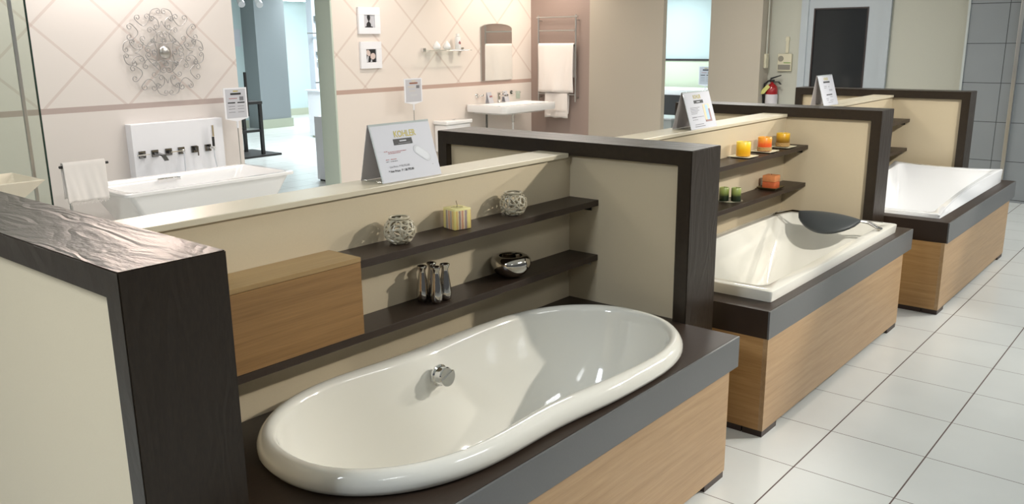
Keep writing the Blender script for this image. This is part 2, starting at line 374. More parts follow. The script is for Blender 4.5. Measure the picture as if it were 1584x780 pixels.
# ================================================================== SETTING
CH = 2.72
struct('floor', MB().box(-7, 15, -5, 16.5, -.1, 0), FLOOR)
struct('ceiling', MB().box(-7, 15, -5, 16.5, CH, CH+.1), CEIL)
WY = 6.1
struct('wall_back_left', MB().box(-4.5, 1.60, WY, WY+.22, 0, CH), DIA)
struct('wall_back_right', MB().box(2.745, 6.0, WY, WY+.24, 0, CH), DIB)
struct('trim_1', MB().box(2.725, 2.745, WY-.005, WY+.245, 0, CH), plain('jamb_paint', srgb(196, 208, 196), .5))
struct('wall_rose', MB().box(6.0, 6.08, 5.17, WY+.24, 0, CH), WALLPINK)
struct('wall_beige', MB().box(6.0, 6.08, 4.13, 5.17, 0, CH), WALLBEIGE)
struct('wall_column', MB().box(6.46, 6.70, 3.125, 3.765, 0, CH), WALLBEIGE)
struct('wall_end', MB().box(6.70, 6.82, 1.05, 3.765, 0, CH), WALLGREY)
struct('wall_tiled', MB().box(6.60, 6.75, -4.5, 1.03, 0, CH), GTILE)
struct('trim_2', MB().box(6.585, 6.70, 1.03, 1.05, 0, CH), plain('tile_trim', srgb(190, 196, 194), .35))
struct('trim_3', MB().box(6.565, 6.60, .555, .592, 0, CH, .004), STEEL)
# corridor behind the opening
struct('wall_corridor_left', MB().box(2.0, 6.66, 13.75, 13.9, 0, CH), WALLBLUE)
struct('wall_corridor_back', MB().box(6.5, 12, 15.5, 15.65, 0, CH), WALLBLUE)
struct('wall_corridor_column', MB().box(6.66, 7.33, 13.3, 14.2, 0, CH), COLB)
struct('baseboard_column', MB().box(6.63, 7.36, 13.27, 13.3, 0, .17), SKIRT)
struct('baseboard_left', MB().box(2.0, 6.63, 13.72, 13.75, 0, .15), SKIRT)
struct('baseboard_back', MB().box(7.3, 12, 15.47, 15.5, 0, .15), SKIRT)
struct('wall_corridor_right', MB().box(6.50, 7.6, 11.35, 11.5, 0, CH), plain('white_panel_wall', srgb(214, 222, 232), .5))
struct('trim_4', MB().tube([(6.35, 13.68, 0), (6.35, 13.68, CH)], .02, 8), SKIRT)
# far room through the gap
struct('wall_far', MB().box(13.9, 14.05, 6.0, 10.5, 1.2, CH), WALLBLUE)
struct('wall_far_lower', MB().box(13.88, 14.05, 6.0, 10.5, 0, 1.16), WALLGREEN)
struct('trim_5', MB().box(13.86, 14.05, 6.0, 10.5, 1.16, 1.2), DARK)

# door in the end wall
d = thing('door_1', None, None, (6.68, 2.3, 0)); d['kind'] = 'structure'
mb = MB(); mb.box(6.66, 6.70, 1.80, 1.88, 0, 2.25); mb.box(6.66, 6.70, 2.68, 2.76, 0, 2.25); mb.box(6.66, 6.70, 1.88, 2.68, 2.17, 2.25); mb.build('door_frame', DOORG, d)
mb = MB(); mb.box(6.675, 6.70, 1.88, 2.03, 0, 2.17); mb.box(6.675, 6.70, 2.62, 2.68, 0, 2.17); mb.box(6.675, 6.70, 2.03, 2.62, 0, 1.06); mb.box(6.675, 6.70, 2.03, 2.62, 1.93, 2.17); mb.build('door_leaf', DOORG, d)
mb = MB(); mb.box(6.668, 6.69, 2.03, 2.045, 1.06, 1.93); mb.box(6.668, 6.69, 2.605, 2.62, 1.06, 1.93); mb.box(6.668, 6.69, 2.045, 2.605, 1.06, 1.075); mb.box(6.668, 6.69, 2.045, 2.605, 1.915, 1.93); mb.build('window_frame', plain('window_gasket', srgb(48, 38, 36), .5), d)
MB().box(6.684, 6.69, 2.045, 2.605, 1.075, 1.915).build('window_pane', DGLASS, d)
mb = MB()
for k in range(40): mb.box(6.691, 6.694, 2.05, 2.60, 1.08+k*.0208, 1.088+k*.0208)
mb.build('blind', plain('blind_slats', (.10, .10, .10, 1), .5), d)

# ================================================================== PARTITIONS
ZT = 1.216
YF, YB = .39, 1.70
def partition(x0, x1, label, YF=YF, YB=YB, ZT=ZT):
    t = thing('partition', label, 'partition', ((x0+x1)/2, (YF+YB)/2, 0), 'dark framed partitions between the bath displays')
    mb = MB(); fw = .058
    # mitred arch: extruded outline of the frame
    pts = [(YF, 0), (YF, ZT), (YB, ZT), (YB, 0), (YB-fw, 0), (YB-fw, ZT-fw), (YF+fw, ZT-fw), (YF+fw, 0)]
    fr = [(x0, y, z) for y, z in pts]
    bm = mb.bm
    def quad(idx):
        a = [bm.verts.new((x0, pts[i][0], pts[i][1])) for i in idx]; return bm.faces.new(a)
    fs = [quad((0, 1, 6, 7)), quad((1, 2, 5, 6)), quad((2, 3, 4, 5))]
    bmesh.ops.remove_doubles(bm, verts=bm.verts, dist=1e-5)
    r = bmesh.ops.extrude_face_region(bm, geom=list(bm.faces))
    bmesh.ops.translate(bm, verts=[g for g in r['geom'] if isinstance(g, bmesh.types.BMVert)], vec=(x1-x0, 0, 0))
    bmesh.ops.recalc_face_normals(bm, faces=bm.faces)
    es = [e for e in bm.edges if len(e.link_faces) == 2 and e.calc_face_angle(0) > 1]
    bmesh.ops.bevel(bm, geom=es, offset=.0025, segments=2, affect='EDGES')
    mb.build('frame', WENGE, t, smooth=35)
    MB().box(x0+.03, x1-.03, YF+fw, YB-fw, 0, ZT-fw).build('infill_panel', CREAM, t)
    return t
PX = [(-2.323, -2.103), (-.19, .04), (2.08, 2.298), (4.20, 4.40)]
partition(*PX[0], 'dark wood framed partition nearest the camera, left of the oval bathtub')
partition(*PX[1], 'dark framed partition between the oval bathtub and the bathtub with the headrest')
partition(*PX[2], 'dark framed partition behind the grey headrest, before the furthest bathtub', .417, 1.74, 1.208)
partition(*PX[3], 'furthest dark framed partition, in front of the grey door', .428, 1.78, 1.206)

# low display walls with cap
YW = .964
def lowwall(x0, x1, label, d=0):
    t = thing('display_wall', label, 'low wall', ((x0+x1)/2, 1.02, 0), 'cream low walls behind the bath displays')
    MB().box(x0+.031, x1+.029, YW+d, 1.09+d, 0, 1.148).build('wall_panel', CREAM, t)
    MB().box(x0+.001, x1-.001,   .948+d, 1.104+d, 1.149, 1.167, .002).build('cap', CREAMCAP, t)
    return t
BAYS = [(PX[0][1], PX[1][0]), (PX[1][1], PX[2][0]), (PX[2][1], PX[3][0])]
lowwall(*BAYS[0], 'cream low wall with ledge behind the oval bathtub')
lowwall(*BAYS[1], 'cream low wall with ledge behind the yellow and orange candles', .02)
lowwall(*BAYS[2], 'cream low wall with ledge behind the furthest bathtub', .03)

def oval_outline(m=144, k=1.0):
    # stadium like oval with a slight waist, in its own frame
    a, w0, w1, n, sg = .7997, .3322, .463, 2.1882, -.5018
    out = []
    for i in range(m):
        t = -2*PI*i/m; c, q = math.cos(t), math.sin(t)
        x = a*math.copysign(abs(c)**(2/n), c)
        b = w1-(w1-w0)*math.exp(-(x/sg)**2)+.0236*math.exp(-((x-.0821)/.22)**2)
        out.append((x*k, k*b*math.copysign(abs(q)**(2/n), q)))
    return out
OCX, OCY, OROT = -1.1012, .5537, -.0338
OVAL_HOLE = [(OCX+x*math.cos(OROT)-y*math.sin(OROT), OCY+x*math.sin(OROT)+y*math.cos(OROT)) for x, y in oval_outline(60, .95)]
# bath platforms: deck outline, fascia, oak panels
def holed(mb, outer, inner, z0, z1):
    bm = mb.bm; es = []
    for loop in (outer, inner):
        vs = [bm.verts.new((x, y, z0)) for x, y in loop]
        es += [bm.edges.new((vs[i], vs[(i+1) % len(vs)])) for i in range(len(vs))]
    bmesh.ops.triangle_fill(bm, use_beauty=True, edges=es)
    r = bmesh.ops.extrude_face_region(bm, geom=list(bm.faces))
    bmesh.ops.translate(bm, verts=[g for g in r['geom'] if isinstance(g, bmesh.types.BMVert)], vec=(0, 0, z1-z0))
    return mb
def platform(x0, x1, xr, yf, zd, zf, xp0, xp1, yp, label, hole):
    # xr: where the deck meets the right partition, x1: its front right end
    t = thing('bath_platform', label, 'bath platform', ((x0+x1)/2, .55, 0), 'wood clad bathtub platforms')
    xl = x0
    mb = MB()
    if x1 > xr+.01:
        o = [(xl, yf+.008), (x1, yf+.008), (x1, YF-.004), (xr+.025, YF-.004), (xr+.025, .96), (xl, .96)]
    else:
        o = [(xl, yf+.008), (x1, yf+.008), (x1, YF+.06), (xr+.027, YF+.062), (xr+.027, .96), (xl, .96)]
    holed(mb, o, hole, zf, zd).build('deck', WENGE2, t)
    MB().box(xl, x1, yf, yf+.0075, zf, zd-.001).build('fascia', GREYL, t)['label'] = 'grey laminate fascia edge'
    MB().box(xp0, xp1, yp, yp+.02, .028, zf).build('front_panel', OAK, t)
    MB().box(xp0, xp0+.02, yp+.02, .90, .028, zf).build('side_panel', OAKS, t)
    MB().box(xp1-.02, xp1, yp+.02, .38, .028, zf).build('side_panel', OAKS, t)
    for a in (xp0+.003, xp1-.15):
        MB().box(a, a+.147, yp+.003, yp+.09, 0, .028).build('foot', PLINTH, t)
    MB().box(xp0+.003, xp0+.06, yp+.095, .6, 0, .028).build('foot', PLINTH, t)
    return t
platform(PX[0][1]+.003, -.191, PX[1][0], .165, .551, .433, -2.09, -.243, .174, 'dark topped oak platform holding the oval bathtub',
         OVAL_HOLE)
platform(.15, 2.105, PX[2][0], .196, .551, .433, .155, 1.965, .20, 'dark topped oak platform holding the rectangular bathtub with the headrest',
         [(.305, .283), (1.915, .283), (1.915, .885), (.305, .885)])
platform(2.36, 4.27, PX[3][0], .066, .557, .435, 2.335, 4.145, .074, 'dark topped oak platform holding the furthest bathtub',
         [(2.485, .19), (4.11, .19), (4.11, .88), (2.485, .88)])

# shelves
def shelf(x0, x1, z, label, d=0):
    t = thing('wall_shelf', label, 'shelf', ((x0+x1)/2, .9, z-.024), 'dark floating shelves')
    MB().box(x0, x1, .818+d, YW-.001+d, z-.024, z, .001, 1).build('board', WENGE2, t)
    MB().box(x1-.006, x1-.001, .85+d, YW-.002+d, z-.047, z-.0245).build('bracket', BLACK if z > .9 else STEEL, t)
    return t
Z1, Z2 = .984, .755
XK = -1.413
shelf(XK+.002, BAYS[0][1]+.028, Z1, 'upper dark shelf above the oval bathtub, carrying the openwork pots')
shelf(BAYS[0][0]+.032, BAYS[0][1]+.028, Z2, 'lower dark shelf above the oval bathtub, under the chrome bowl')
shelf(BAYS[1][0]+.032, BAYS[1][1]+.028, Z1, 'upper dark shelf carrying the three yellow and orange candles', .02)
shelf(BAYS[1][0]+.032, BAYS[1][1]+.028, Z2, 'lower dark shelf carrying the terracotta cube candle and green candles', .02)
shelf(BAYS[2][0]+.032, BAYS[2][1]+.028, Z1, 'upper dark shelf end above the furthest bathtub', .03)
shelf(BAYS[2][0]+.032, BAYS[2][1]+.028, Z2, 'lower dark shelf end above the furthest bathtub', .03)

# cabinet
t = thing('wall_cabinet', 'oak box cabinet standing on the lower shelf beside the nearest partition', 'cabinet', (-1.75, .89, Z2+.001))
MB().box(BAYS[0][0]+.033, XK, .832, YW-.002, Z2+.001, .982).build('body', OAKD, t)
MB().box(BAYS[0][0]+.032, XK+.001, .814, YW-.001, .982, .996, .001, 1).build('top_panel', OAKT, t)
MB().box(BAYS[0][0]+.033, XK+.001, .815, .831, Z2+.002, .981, .001, 1).build('door', OAKD, t)

# ================================================================== BATHTUBS
def catmull(P, n):
    out = []; m = len(P)
    for i in range(m):
        p0, p1, p2, p3 = (Vector(P[(i+k-1) % m]) for k in range(4))
        for j in range(n):
            u = j/n
            out.append(.5*((2*p1)+(-p0+p2)*u+(2*p0-5*p1+4*p2-p3)*u*u+(-p0+3*p1-3*p2+p3)*u**3))
    return out
def oval_tub():
    cx, cy_, rot = OCX, OCY, OROT
    O = [Vector((x, y, 0)) for x, y in oval_outline()]; n = len(O)
    N_ = []
    for i in range(n):
        tg = (O[(i+1) % n]-O[i-1]).normalized(); N_.append(Vector((-tg.y, tg.x, 0)))
    if N_[max(range(n), key=lambda i: O[i].y)].y > 0: N_ = [-v for v in N_]     # point inwards
    c, s = math.cos(rot), math.sin(rot)
    def ring(off, z, shrink=0, sx=0):
        r = []
        for p, nn in zip(O, N_):
            v = p+nn*(off*(1+.45*math.exp(-(p.x/.28)**2)) if off > .02 else off)
            v = Vector((v.x*(1-sx), v.y*(1-shrink), 0))
            r.append(Vector((cx+v.x*c-v.y*s, cy_+v.x*s+v.y*c, z)))
        return r
    z0 = .552
    prof = [(.012, z0), (.002, z0+.006), (-.004, z0+.019), (-.002, z0+.036), (.006, z0+.050), (.015, z0+.059), (.026, z0+.063), (.036, z0+.061), (.045, z0+.054), (.050, z0+.044)]
    rs = [ring(o_, z) for o_, z in prof]
    for o_, z, sh, sx in [(.055, z0+.02, 0, 0), (.064, z0-.05, .01, .01), (.082, z0-.13, .03, .03), (.095, z0-.21, .06, .06), (.115, z0-.27, .12, .10), (.14, z0-.315, .2, .16), (.16, z0-.34, .34, .24), (.17, z0-.35, .55, .45), (.17, z0-.355, .8, .75)]:
        rs.append(ring(o_, z, sh, sx))
    t = thing('oval_bathtub', 'white waisted oval bathtub with a thick rolled rim, nearest the camera', 'bathtub', (cx, cy_, z0))
    MB().rings(rs, False, True).build('tub_shell', PORC, t, smooth=60)
    # overflow knob on the inner back wall
    kx, ky, kz = -1.122, .795, .535
    nrm = Vector((0, -1, .12)).normalized()
    def disc(prof, mat, name, par, cut=None):
        mb = MB(); mb.lathe(prof, (0, 0, 0), 32)
        q_ = Vector((0, 0, 1)).rotation_difference(nrm)
        for v in mb.bm.verts: v.co = q_ @ v.co + Vector((kx, ky, kz))
        return mb.build(name, mat, par, smooth=30)
    k = disc([(.026, -.014), (.037, 0), (.037, .006), (.031, .010), (.030, .024), (.031, .033), (.028, .037), (.001, .0375)], CHROME, 'overflow_knob', t)
    mb = MB()
    mb.poly([(.0325*math.cos(a), .0325*math.sin(a), .034) for a in [math.radians(d_) for d_ in range(-165, 31, 8)]], (0, 0, .008))
    q_ = Vector((0, 0, 1)).rotation_difference(nrm)
    for v in mb.bm.verts: v.co = q_ @ v.co + Vector((kx, ky, kz))
    mb.build('knob_grip', CHROME, k)
oval_tub()

def rrect(x0, x1, y0, y1, r, n=6):
    out = []
    for cx, cy2, a0 in ((x1-r, y1-r, 0), (x0+r, y1-r, 90), (x0+r, y0+r, 180), (x1-r, y0+r, 270)):
        for k in range(n+1):
            a = math.radians(a0+90*k/n); out.append((cx+r*math.cos(a), cy2+r*math.sin(a)))
    return out
def densify(P, m):
    out = []
    for i in range(len(P)):
        a, b = P[i], P[(i+1) % len(P)]; L_ = math.hypot(a[0]-b[0], a[1]-b[1]); k = max(1, int(L_/m))
        for j in range(k): out.append((a[0]+(b[0]-a[0])*j/k, a[1]+(b[1]-a[1])*j/k))
    return out
def box_tub(name, label, group, X0, X1, Y0, Y1, z0, ztop, mat, ends, bulge=0, lift=0, rim=.055, slope=(.35, .12), depth=.36, base=None):
    t = thing(name, label, 'bathtub', ((X0+X1)/2, (Y0+Y1)/2, z0), group)
    cx, cy2 = (X0+X1)/2, (Y0+Y1)/2
    def ring(inx0, inx1, iny, r, zf, con=1):
        # same vertex count for every ring: fixed subdivisions per side
        P = rrect(X0+inx0, X1-inx1, Y0+iny, Y1-iny, r, 5); out = []
        for i in range(len(P)):
            a, b = P[i], P[(i+1) % len(P)]; k = 14 if i % 6 == 5 else 1
            for j in range(k): out.append((a[0]+(b[0]-a[0])*j/k, a[1]+(b[1]-a[1])*j/k))
        R_ = []
        for x, y in out:
            u = (x-cx)/((X1-X0)/2); v = (y-cy2)/((Y1-Y0)/2)
            e = max(-1, min(1, u)); g = max(-1, min(1, v))
            d2 = bulge*con
            xx = x-(d2*.7*(1-g*g)*(1 if u > 0 else -1))*abs(u)**4; yy = y-(d2*(1-e*e)*(1 if v > 0 else -1))*abs(v)**4
            z = zf + (lift*(min(e*e, 1)*min(g*g, 1)) if lift else 0)*con + ends*e*con
            R_.append((xx, yy, z))
        return R_
    L0 = 1 if lift or ends else 0
    rs = [ring(.004, .004, .004, .012, z0, 0)]
    if lift: rs += [ring(.004, .004, .004, .012, z0+.02, .25)]
    rs += [ring(0, 0, 0, .012, ztop-.008), ring(.001, .001, .001, .012, ztop-.003), ring(.006, .006, .006, .012, ztop)]
    ri = rim
    rs += [ring(ri, ri, ri, .05, ztop), ring(ri+.006, ri+.006, ri+.005, .05, ztop-.004), ring(ri+.012, ri+.016, ri+.009, .055, ztop-.02, .8)]
    a, b = slope
    for f in (.2, .45, .7, .88):
        rs.append(ring(ri+.02+(.14 if not base else a)*f, ri+.03+a*f, ri+.02+b*f, .06+.05*f, ztop-.02-(depth-.04)*f, .5*(1-f)))
    rs.append(ring(ri+.02+(.14 if not base else a)*.98, ri+.03+a*1.0, ri+.02+b*1.05, .12, ztop-depth+.008, 0))
    rs.append(ring(ri+.02+(.14 if not base else a)*1.15, ri+.03+a*1.15, ri+.02+b*1.4, .10, ztop-depth, 0))
    MB().rings(rs, False, True).build('tub_shell', mat, t, smooth=35)
    return t
t2 = box_tub('rectangular_bathtub', 'white rectangular bathtub with the grey headrest lying across it', None, .265, 1.955, .243, .925, .552, .600, PORC, 0, slope=(.40, .09), depth=.32)
t3 = box_tub('curved_rim_bathtub', 'white bathtub with upswept rim corners, furthest of the three on platforms', None, 2.45, 4.16, .142, .915, .558, .610, PORCW, .036, bulge=.055, lift=.010, rim=.05, slope=(.34, .09), depth=.36)

# headrest across tub 2
t = thing('bath_headrest', 'grey padded headrest on chrome rails across the rectangular bathtub', 'headrest', (1.62, .56, .606))
def lerp(a, b, u): return Vector(a)+(Vector(b)-Vector(a))*u
Pa, Pb = Vector((1.715, .715, .652)), Vector((1.665, .350, .652))
rs = []
for i in range(19):
    u = i/18; s = math.sin(PI*u)**.62; c = lerp(Pa, Pb, u)+Vector((.02*s, 0, .014*s))
    ax = Vector((-.72, 0, -.42)).normalized(); nx = ax.cross(Vector((0, 1, 0))).normalized()
    if nx.z < 0: nx = -nx
    wd = .006+.168*s; th = .006+.020*s
    ring = []
    for k in range(18):
        a = 2*PI*k/18; ring.append(c+ax*(wd*(.5-.5*math.cos(a)))+nx*(th*math.sin(a)))
    rs.append(ring)
MB().rings(rs).build('cushion', VINYL, t, smooth=60)
RAILM = plain('dark_polished_steel', (.42, .40, .38, 1), .12, 1, bscale=5)
for dx in (0, .024):
    MB().tube([Pa+Vector((dx-.012, -.02, -.002)), Vector((1.740+dx, .77, .642)), Vector((1.765+dx, .875, .607))], .006, 8).build('rail', RAILM, t, smooth=50)
    MB().tube([Pb+Vector((dx-.012, .02, -.002)), Vector((1.680+dx, .315, .640)), Vector((1.700+dx, .262, .608))], .006, 8).build('rail', RAILM, t, smooth=50)
MB().tube([(1.692, .262, .6085), (1.732, .262, .6085)], .007, 8).build('rail_end', RAILM, t, smooth=50)
MB().tube([(1.757, .878, .6085), (1.797, .878, .6085)], .007, 8).build('rail_end', RAILM, t, smooth=50)

# ================================================================== TABLE TENTS
def tent(x0, w, h, yf, yr, yb, z, label, kind):
    t = thing('table_tent_sign', label, 'sign', (x0+w/2, (yf+yb)/2, z), 'folded price cards on the ledges')
    A = Vector((x0, yf, z)); ux = Vector((1, 0, 0)); zr = z+h
    vv = Vector((0, yr-yf, h)); H = vv.length; vv.normalize(); nn = Vector((0, -vv.z, vv.y))
    th = .0016
    def slab(u0, u1, v0, v1, d0, d1, mat, name, par=t):
        mb = MB(); P = [A+ux*u+vv*v for u, v in ((u0, v0), (u1, v0), (u1, v1), (u0, v1))]
        mb.poly([p+nn*d0 for p in P], nn*(d1-d0)); return mb.build(name, mat, par)
    f = slab(0, w, 0, H, 0, .0015, PAPER, 'front_panel')
    slab(0, w, H-.007, H, .0016, .0022, ACRY, 'clear_edge')
    slab(0, .004, 0, H-.0075, .0016, .0022, ACRY, 'clear_edge')
    mb = MB(); B0 = Vector((x0, yb, z)); R0_ = Vector((x0, yr+.002, zr))
    mb.poly([B0, B0+ux*w, R0_+ux*w, R0_], (0, .0016, 0)); mb.build('back_panel', PAPERB, t)
    mb = MB(); mb.tube([(x0+.003, yf+.004, z+.003), (x0+.003, yb-.003, z+.003)], .0018, 6); mb.build('base_strip', ACRY, t)
    def bar(u0, u1, v0, v1, mat, name, d=.0024): slab(w*u0, w*u1, H*v0, H*v1, .0017, d, mat, name)
    org = lambda u, v, d=.0022: A+ux*(w*u)+vv*(H*v)+nn*d
    if kind == 1:
        text_mesh('logo_text', 'KOHLER', .026, GOLD, t, org(.36, .745), ux, vv*1.15, bold=.0006)
        bar(.33, .64, .61, .715, INK, 'black_bar')
        bar(.43, .54, .665, .685, PAPER, 'bar_text', .003); bar(.40, .60, .628, .638, INKG, 'bar_text', .003)
        random.seed(3)
        def tl(v, u0, u1, mat=INKR, hh=.012):
            u = u0; mb = MB()
            while u < u1:
                l = random.uniform(.012, .04); e = min(u+l, u1)
                P = [A+ux*(w*a)+vv*(H*b)+nn*.0018 for a, b in ((u, v), (e, v), (e, v+hh), (u, v+hh))]
                mb.poly(P, nn*.0005); u = e+.008
            mb.build('printed_line', mat, t)
        tl(.515, .14, .20); tl(.50, .20, .50, INKR); tl(.475, .20, .40)
        tl(.375, .14, .19); tl(.375, .22, .31); tl(.34, .14, .18, INKG); tl(.34, .21, .32, INKG)
        text_mesh('price_text', 'List Price  P 98,702.00', .0098, INKG, t, org(.17, .235), ux, vv)
        text_mesh('price_text', '* Net Price:  P / 28,792.00', .0105, INK, t, org(.14, .16), ux, vv, bold=.0002)
        # little picture of an oval tub, tilted
        def ov(s, mat, d0, d1, nm):
            P = []
            for k in range(40):
                a = 2*PI*k/40; x = math.cos(a)*.044*s; y = math.copysign(abs(math.sin(a))**.75, math.sin(a))*.021*s*(1-.16*math.sin(a)**4)
                an = math.radians(-36); P.append(A+ux*(w*.755+x*math.cos(an)-y*math.sin(an))+vv*(H*.42+x*math.sin(an)+y*math.cos(an))+nn*d0)
            MB().poly(P, nn*(d1-d0)).build(nm, mat, t)
        ov(.92, plain('picture_outline', srgb(168, 170, 176), .6), .0016, .0019, 'tub_picture'); ov(.88, TUBPIC, .0020, .0023, 'tub_picture'); ov(.72, plain('picture_inner', srgb(214, 216, 220), .6), .0024, .0027, 'tub_picture')
        bar(.885, .90, .20, .207, INKG, 'printed_line')
    elif kind == 2:
        text_mesh('logo_text', 'KOHLER', .023, GOLD, t, org(.34, .80), ux*.92, vv*1.2, bold=.0005)
        bar(.33, .68, .67, .755, INK, 'black_bar'); bar(.43, .55, .70, .72, PAPER, 'bar_text', .003)
        bar(.62, .86, .16, .63, PICY, 'bath_picture'); bar(.70, .80, .20, .61, PICB, 'bath_picture', .0028); bar(.80, .86, .16, .50, PICBR, 'bath_picture', .0028); bar(.62, .80, .16, .21, PICBR, 'bath_picture', .0029)
        for k, v in enumerate((.56, .52, .48, .44, .40, .31, .30, .24)):
            bar(.15, (.5, .42, .46, .40, .36, .58, .30, .34)[k], v, v+.012, INKG, 'printed_line')
        bar(.2, .52, .11, .125, INKG, 'printed_line'); bar(.18, .56, .055, .072, INKG, 'printed_line')
    else:
        text_mesh('logo_text', 'KOHLER', .02, GOLD, t, org(.36, .83), ux, vv*1.2, bold=.0005)
        bar(.30, .72, .735, .79, INK, 'black_bar'); bar(.34, .72, .33, .365, INK, 'black_bar')
        for u0, u1, v in ((.30, .46, .62), (.28, .44, .57), (.55, .64, .6), (.58, .8, .5), (.58, .78, .47), (.56, .72, .27), (.28, .42, .22), (.30, .40, .17), (.5, .72, .15), (.36, .66, .09)):
            bar(u0, u1, v, v+.014, INKG, 'printed_line')
ZC = 1.168
tent(-1.175, .270, .186, .972, 1.032, 1.078, ZC, 'large white price card with a grey tub picture, on the nearest ledge', 1)
tent(.880, .280, .186, .972, 1.032, 1.078, ZC, 'white price card with a blue bath picture, on the middle ledge', 2)
tent(2.755, .270, .200, 1.000, 1.060, 1.090, ZC, 'narrow looking white price card with two black bars, on the furthest ledge', 3)

# ================================================================== DECOR ON SHELVES
def openwork_pot(x, y, z, label, seed):
    t = thing('openwork_pot', label, 'candle holder', (x, y, z), 'openwork ceramic candle holders')
    rnd = random.Random(seed); bm = bmesh.new(); R = .0515; H = .088
    pts = []; n = 78; ga = PI*(3-5**.5)
    for i in range(n):
        zz = -0.93+1.80*(i+.5)/n; r = math.sqrt(max(0, 1-zz*zz)); a = ga*i+rnd.uniform(-.25, .25); zz += rnd.uniform(-.04, .04)
        pts.append(Vector((math.cos(a)*r, math.sin(a)*r, zz)).normalized())
    for v in pts: bm.verts.new(v)
    bmesh.ops.convex_hull(bm, input=bm.verts)
    bmesh.ops.delete(bm, geom=[f for f in bm.faces if f.calc_center_median().z > .83 or f.calc_center_median().z < -.9], context='FACES_ONLY')
    # drop every few edges for petal shaped holes
    es = [e for e in bm.edges if len(e.link_faces) == 2]; rnd.shuffle(es)
    used = set(); kill = []
    for e in es:
        if any(f in used for f in e.link_faces): continue
        if rnd.random() < .55: kill.append(e); used.update(e.link_faces)
    bmesh.ops.dissolve_edges(bm, edges=kill, use_verts=False)
    for v in bm.verts: v.co = Vector((v.co.x*R, v.co.y*R, H/2-.003+v.co.z*R*.93))
    me = bpy.data.meshes.new('openwork_shell'); bm.to_mesh(me); bm.free(); me.materials.append(CERAM)
    o = bpy.data.objects.new('openwork_shell', me); COL.objects.link(o); o.parent = t
    m = o.modifiers.new('w', 'WIREFRAME'); m.thickness = .0085; m.use_even_offset = False
    m = o.modifiers.new('s', 'SUBSURF'); m.levels = 1; m.render_levels = 1
    for p in me.polygons: p.use_smooth = True
    mb = MB()
    mb.lathe([(.029, .0815), (.0335, .080), (.035, .083), (.033, .086), (.029, .0865), (.026, .084)], (x, y, z), 32, False, False)
    mb.build('rim', CERAM, t, smooth=60)
    MB().lathe([(.002, .0005), (.024, 0), (.026, .003), (.020, .006), (.001, .006)], (x, y, z), 24).build('foot', CERAM, t, smooth=60)
    MB().lathe([(.019, .0062), (.019, .016), (.001, .016)], (x, y, z), 20).build('tealight', plain('tealight_wax', srgb(225, 215, 190), .5), t, smooth=40)
    return t
openwork_pot(-1.180, .895, Z1+.001, 'openwork cream pot beside the oak cabinet end of the shelf', 4)
openwork_pot(-.604, .900, Z1+.001, 'openwork cream pot right of the striped candle', 9)

t = thing('striped_candle', 'yellow square candle with purple and orange stripes between the openwork pots', 'candle', (0, 0, 0))
mb = MB(); mb.box(-.035, .035, -.035, .035, 0, .073, .003, 2)
# hollow the melted top a little
mb.build('wax_block', STRIPE, t, smooth=35)
MB().lathe([(.022, .0732), (.020, .0735), (.001, .0736)], (0, 0, 0), 20, False).build('melted_pool', plain('melted_wax', srgb(168, 160, 96), .25), t, smooth=60)
MB().tube([(0, 0, .073), (.001, 0, .083), (-.002, 0, .090), (-.003, 0, .096)], .0011, 6).build('wick', plain('burnt_wick', srgb(110, 92, 60), .8), t)
t.location = (-.902, .904, Z1+.001); t.rotation_euler = (0, 0, math.radians(-12))

def bottle(x, y, label):
    prof = [(.013, 0), (.019, .003), (.0215, .016), (.0215, .030), (.0185, .056), (.0145, .085), (.0115, .103), (.0115, .110), (.0165, .120), (.0175, .124), (.0165, .1255), (.012, .122), (.009, .112), (.001, .110)]
    return tag(MB().lathe(prof, (x, y, Z2+.001), 28).build('bottle_vase', CHROME_B, None, smooth=60, base=(x, y, Z2+.001)), label, 'vase', 'chrome bottle vases')
CHROME_B = plain('polished_chrome_ceramic', (.62, .58, .53, 1), .05, 1, bscale=5)
bottle(-1.068, .915, 'chrome bottle vase at the left of the cluster of four')
bottle(-1.050, .868, 'chrome bottle vase at the front of the cluster of four')
bottle(-1.003, .872, 'chrome bottle vase at the right of the cluster of four')
bottle(-1.018, .921, 'chrome bottle vase at the back of the cluster of four')
prof = [(.018, 0), (.034, .002), (.056, .016), (.072, .036), (.077, .054), (.073, .070), (.062, .080), (.050, .083), (.044, .081), (.046, .074), (.056, .062), (.058, .048), (.048, .028), (.026, .012), (.001, .008)]
tag(MB().lathe(prof, (-.640, .884, Z2+.001), 48).build('chrome_bowl', CHROME_B, None, smooth=60, base=(-.640, .884, Z2+.001)), 'polished chrome bowl with an inward rolled rim on the lower shelf', 'bowl')

def round_candle(x, y, wax, label, plabel, rope):
    z = Z1+.001
    p = thing('square_plate', plabel, 'plate', (x, y, z), 'cream square plates under the candles')
    mb = MB(); a = .062
    rs = [[(x+sx*q, y+sy*q, z+h) for sx, sy in ((-1, -1), (1, -1), (1, 1), (-1, 1))] for q, h in ((a*.7, 0), (a, .006), (a, .008), (a*.86, .0045), (a*.2, .0035))]
    mb.rings(rs).build('plate_body', PLATE, p)
    t = thing('round_candle', label, 'candle', (x, y, z+.008), 'round candles on square plates')
    zz = z+.008
    MB().lathe([(.037, 0), (.0385, .002), (.0385, .074), (.0365, .077), (.033, .0745), (.001, .072)], (x, y, zz), 36).build('wax_body', wax, t, smooth=40)
    MB().tube([(x, y, zz+.072), (x, y, zz+.086)], .001, 6).build('wick', PAPER, t)
    if rope:
        mb = MB()
        for k in range(3): mb.lathe([(.0387, .001+k*.007), (.0412, .003+k*.007), (.0412, .006+k*.007), (.0387, .0078+k*.007)], (x, y, zz), 36, False, False)
        mb.build('rope_band', ROPE, t, smooth=60)
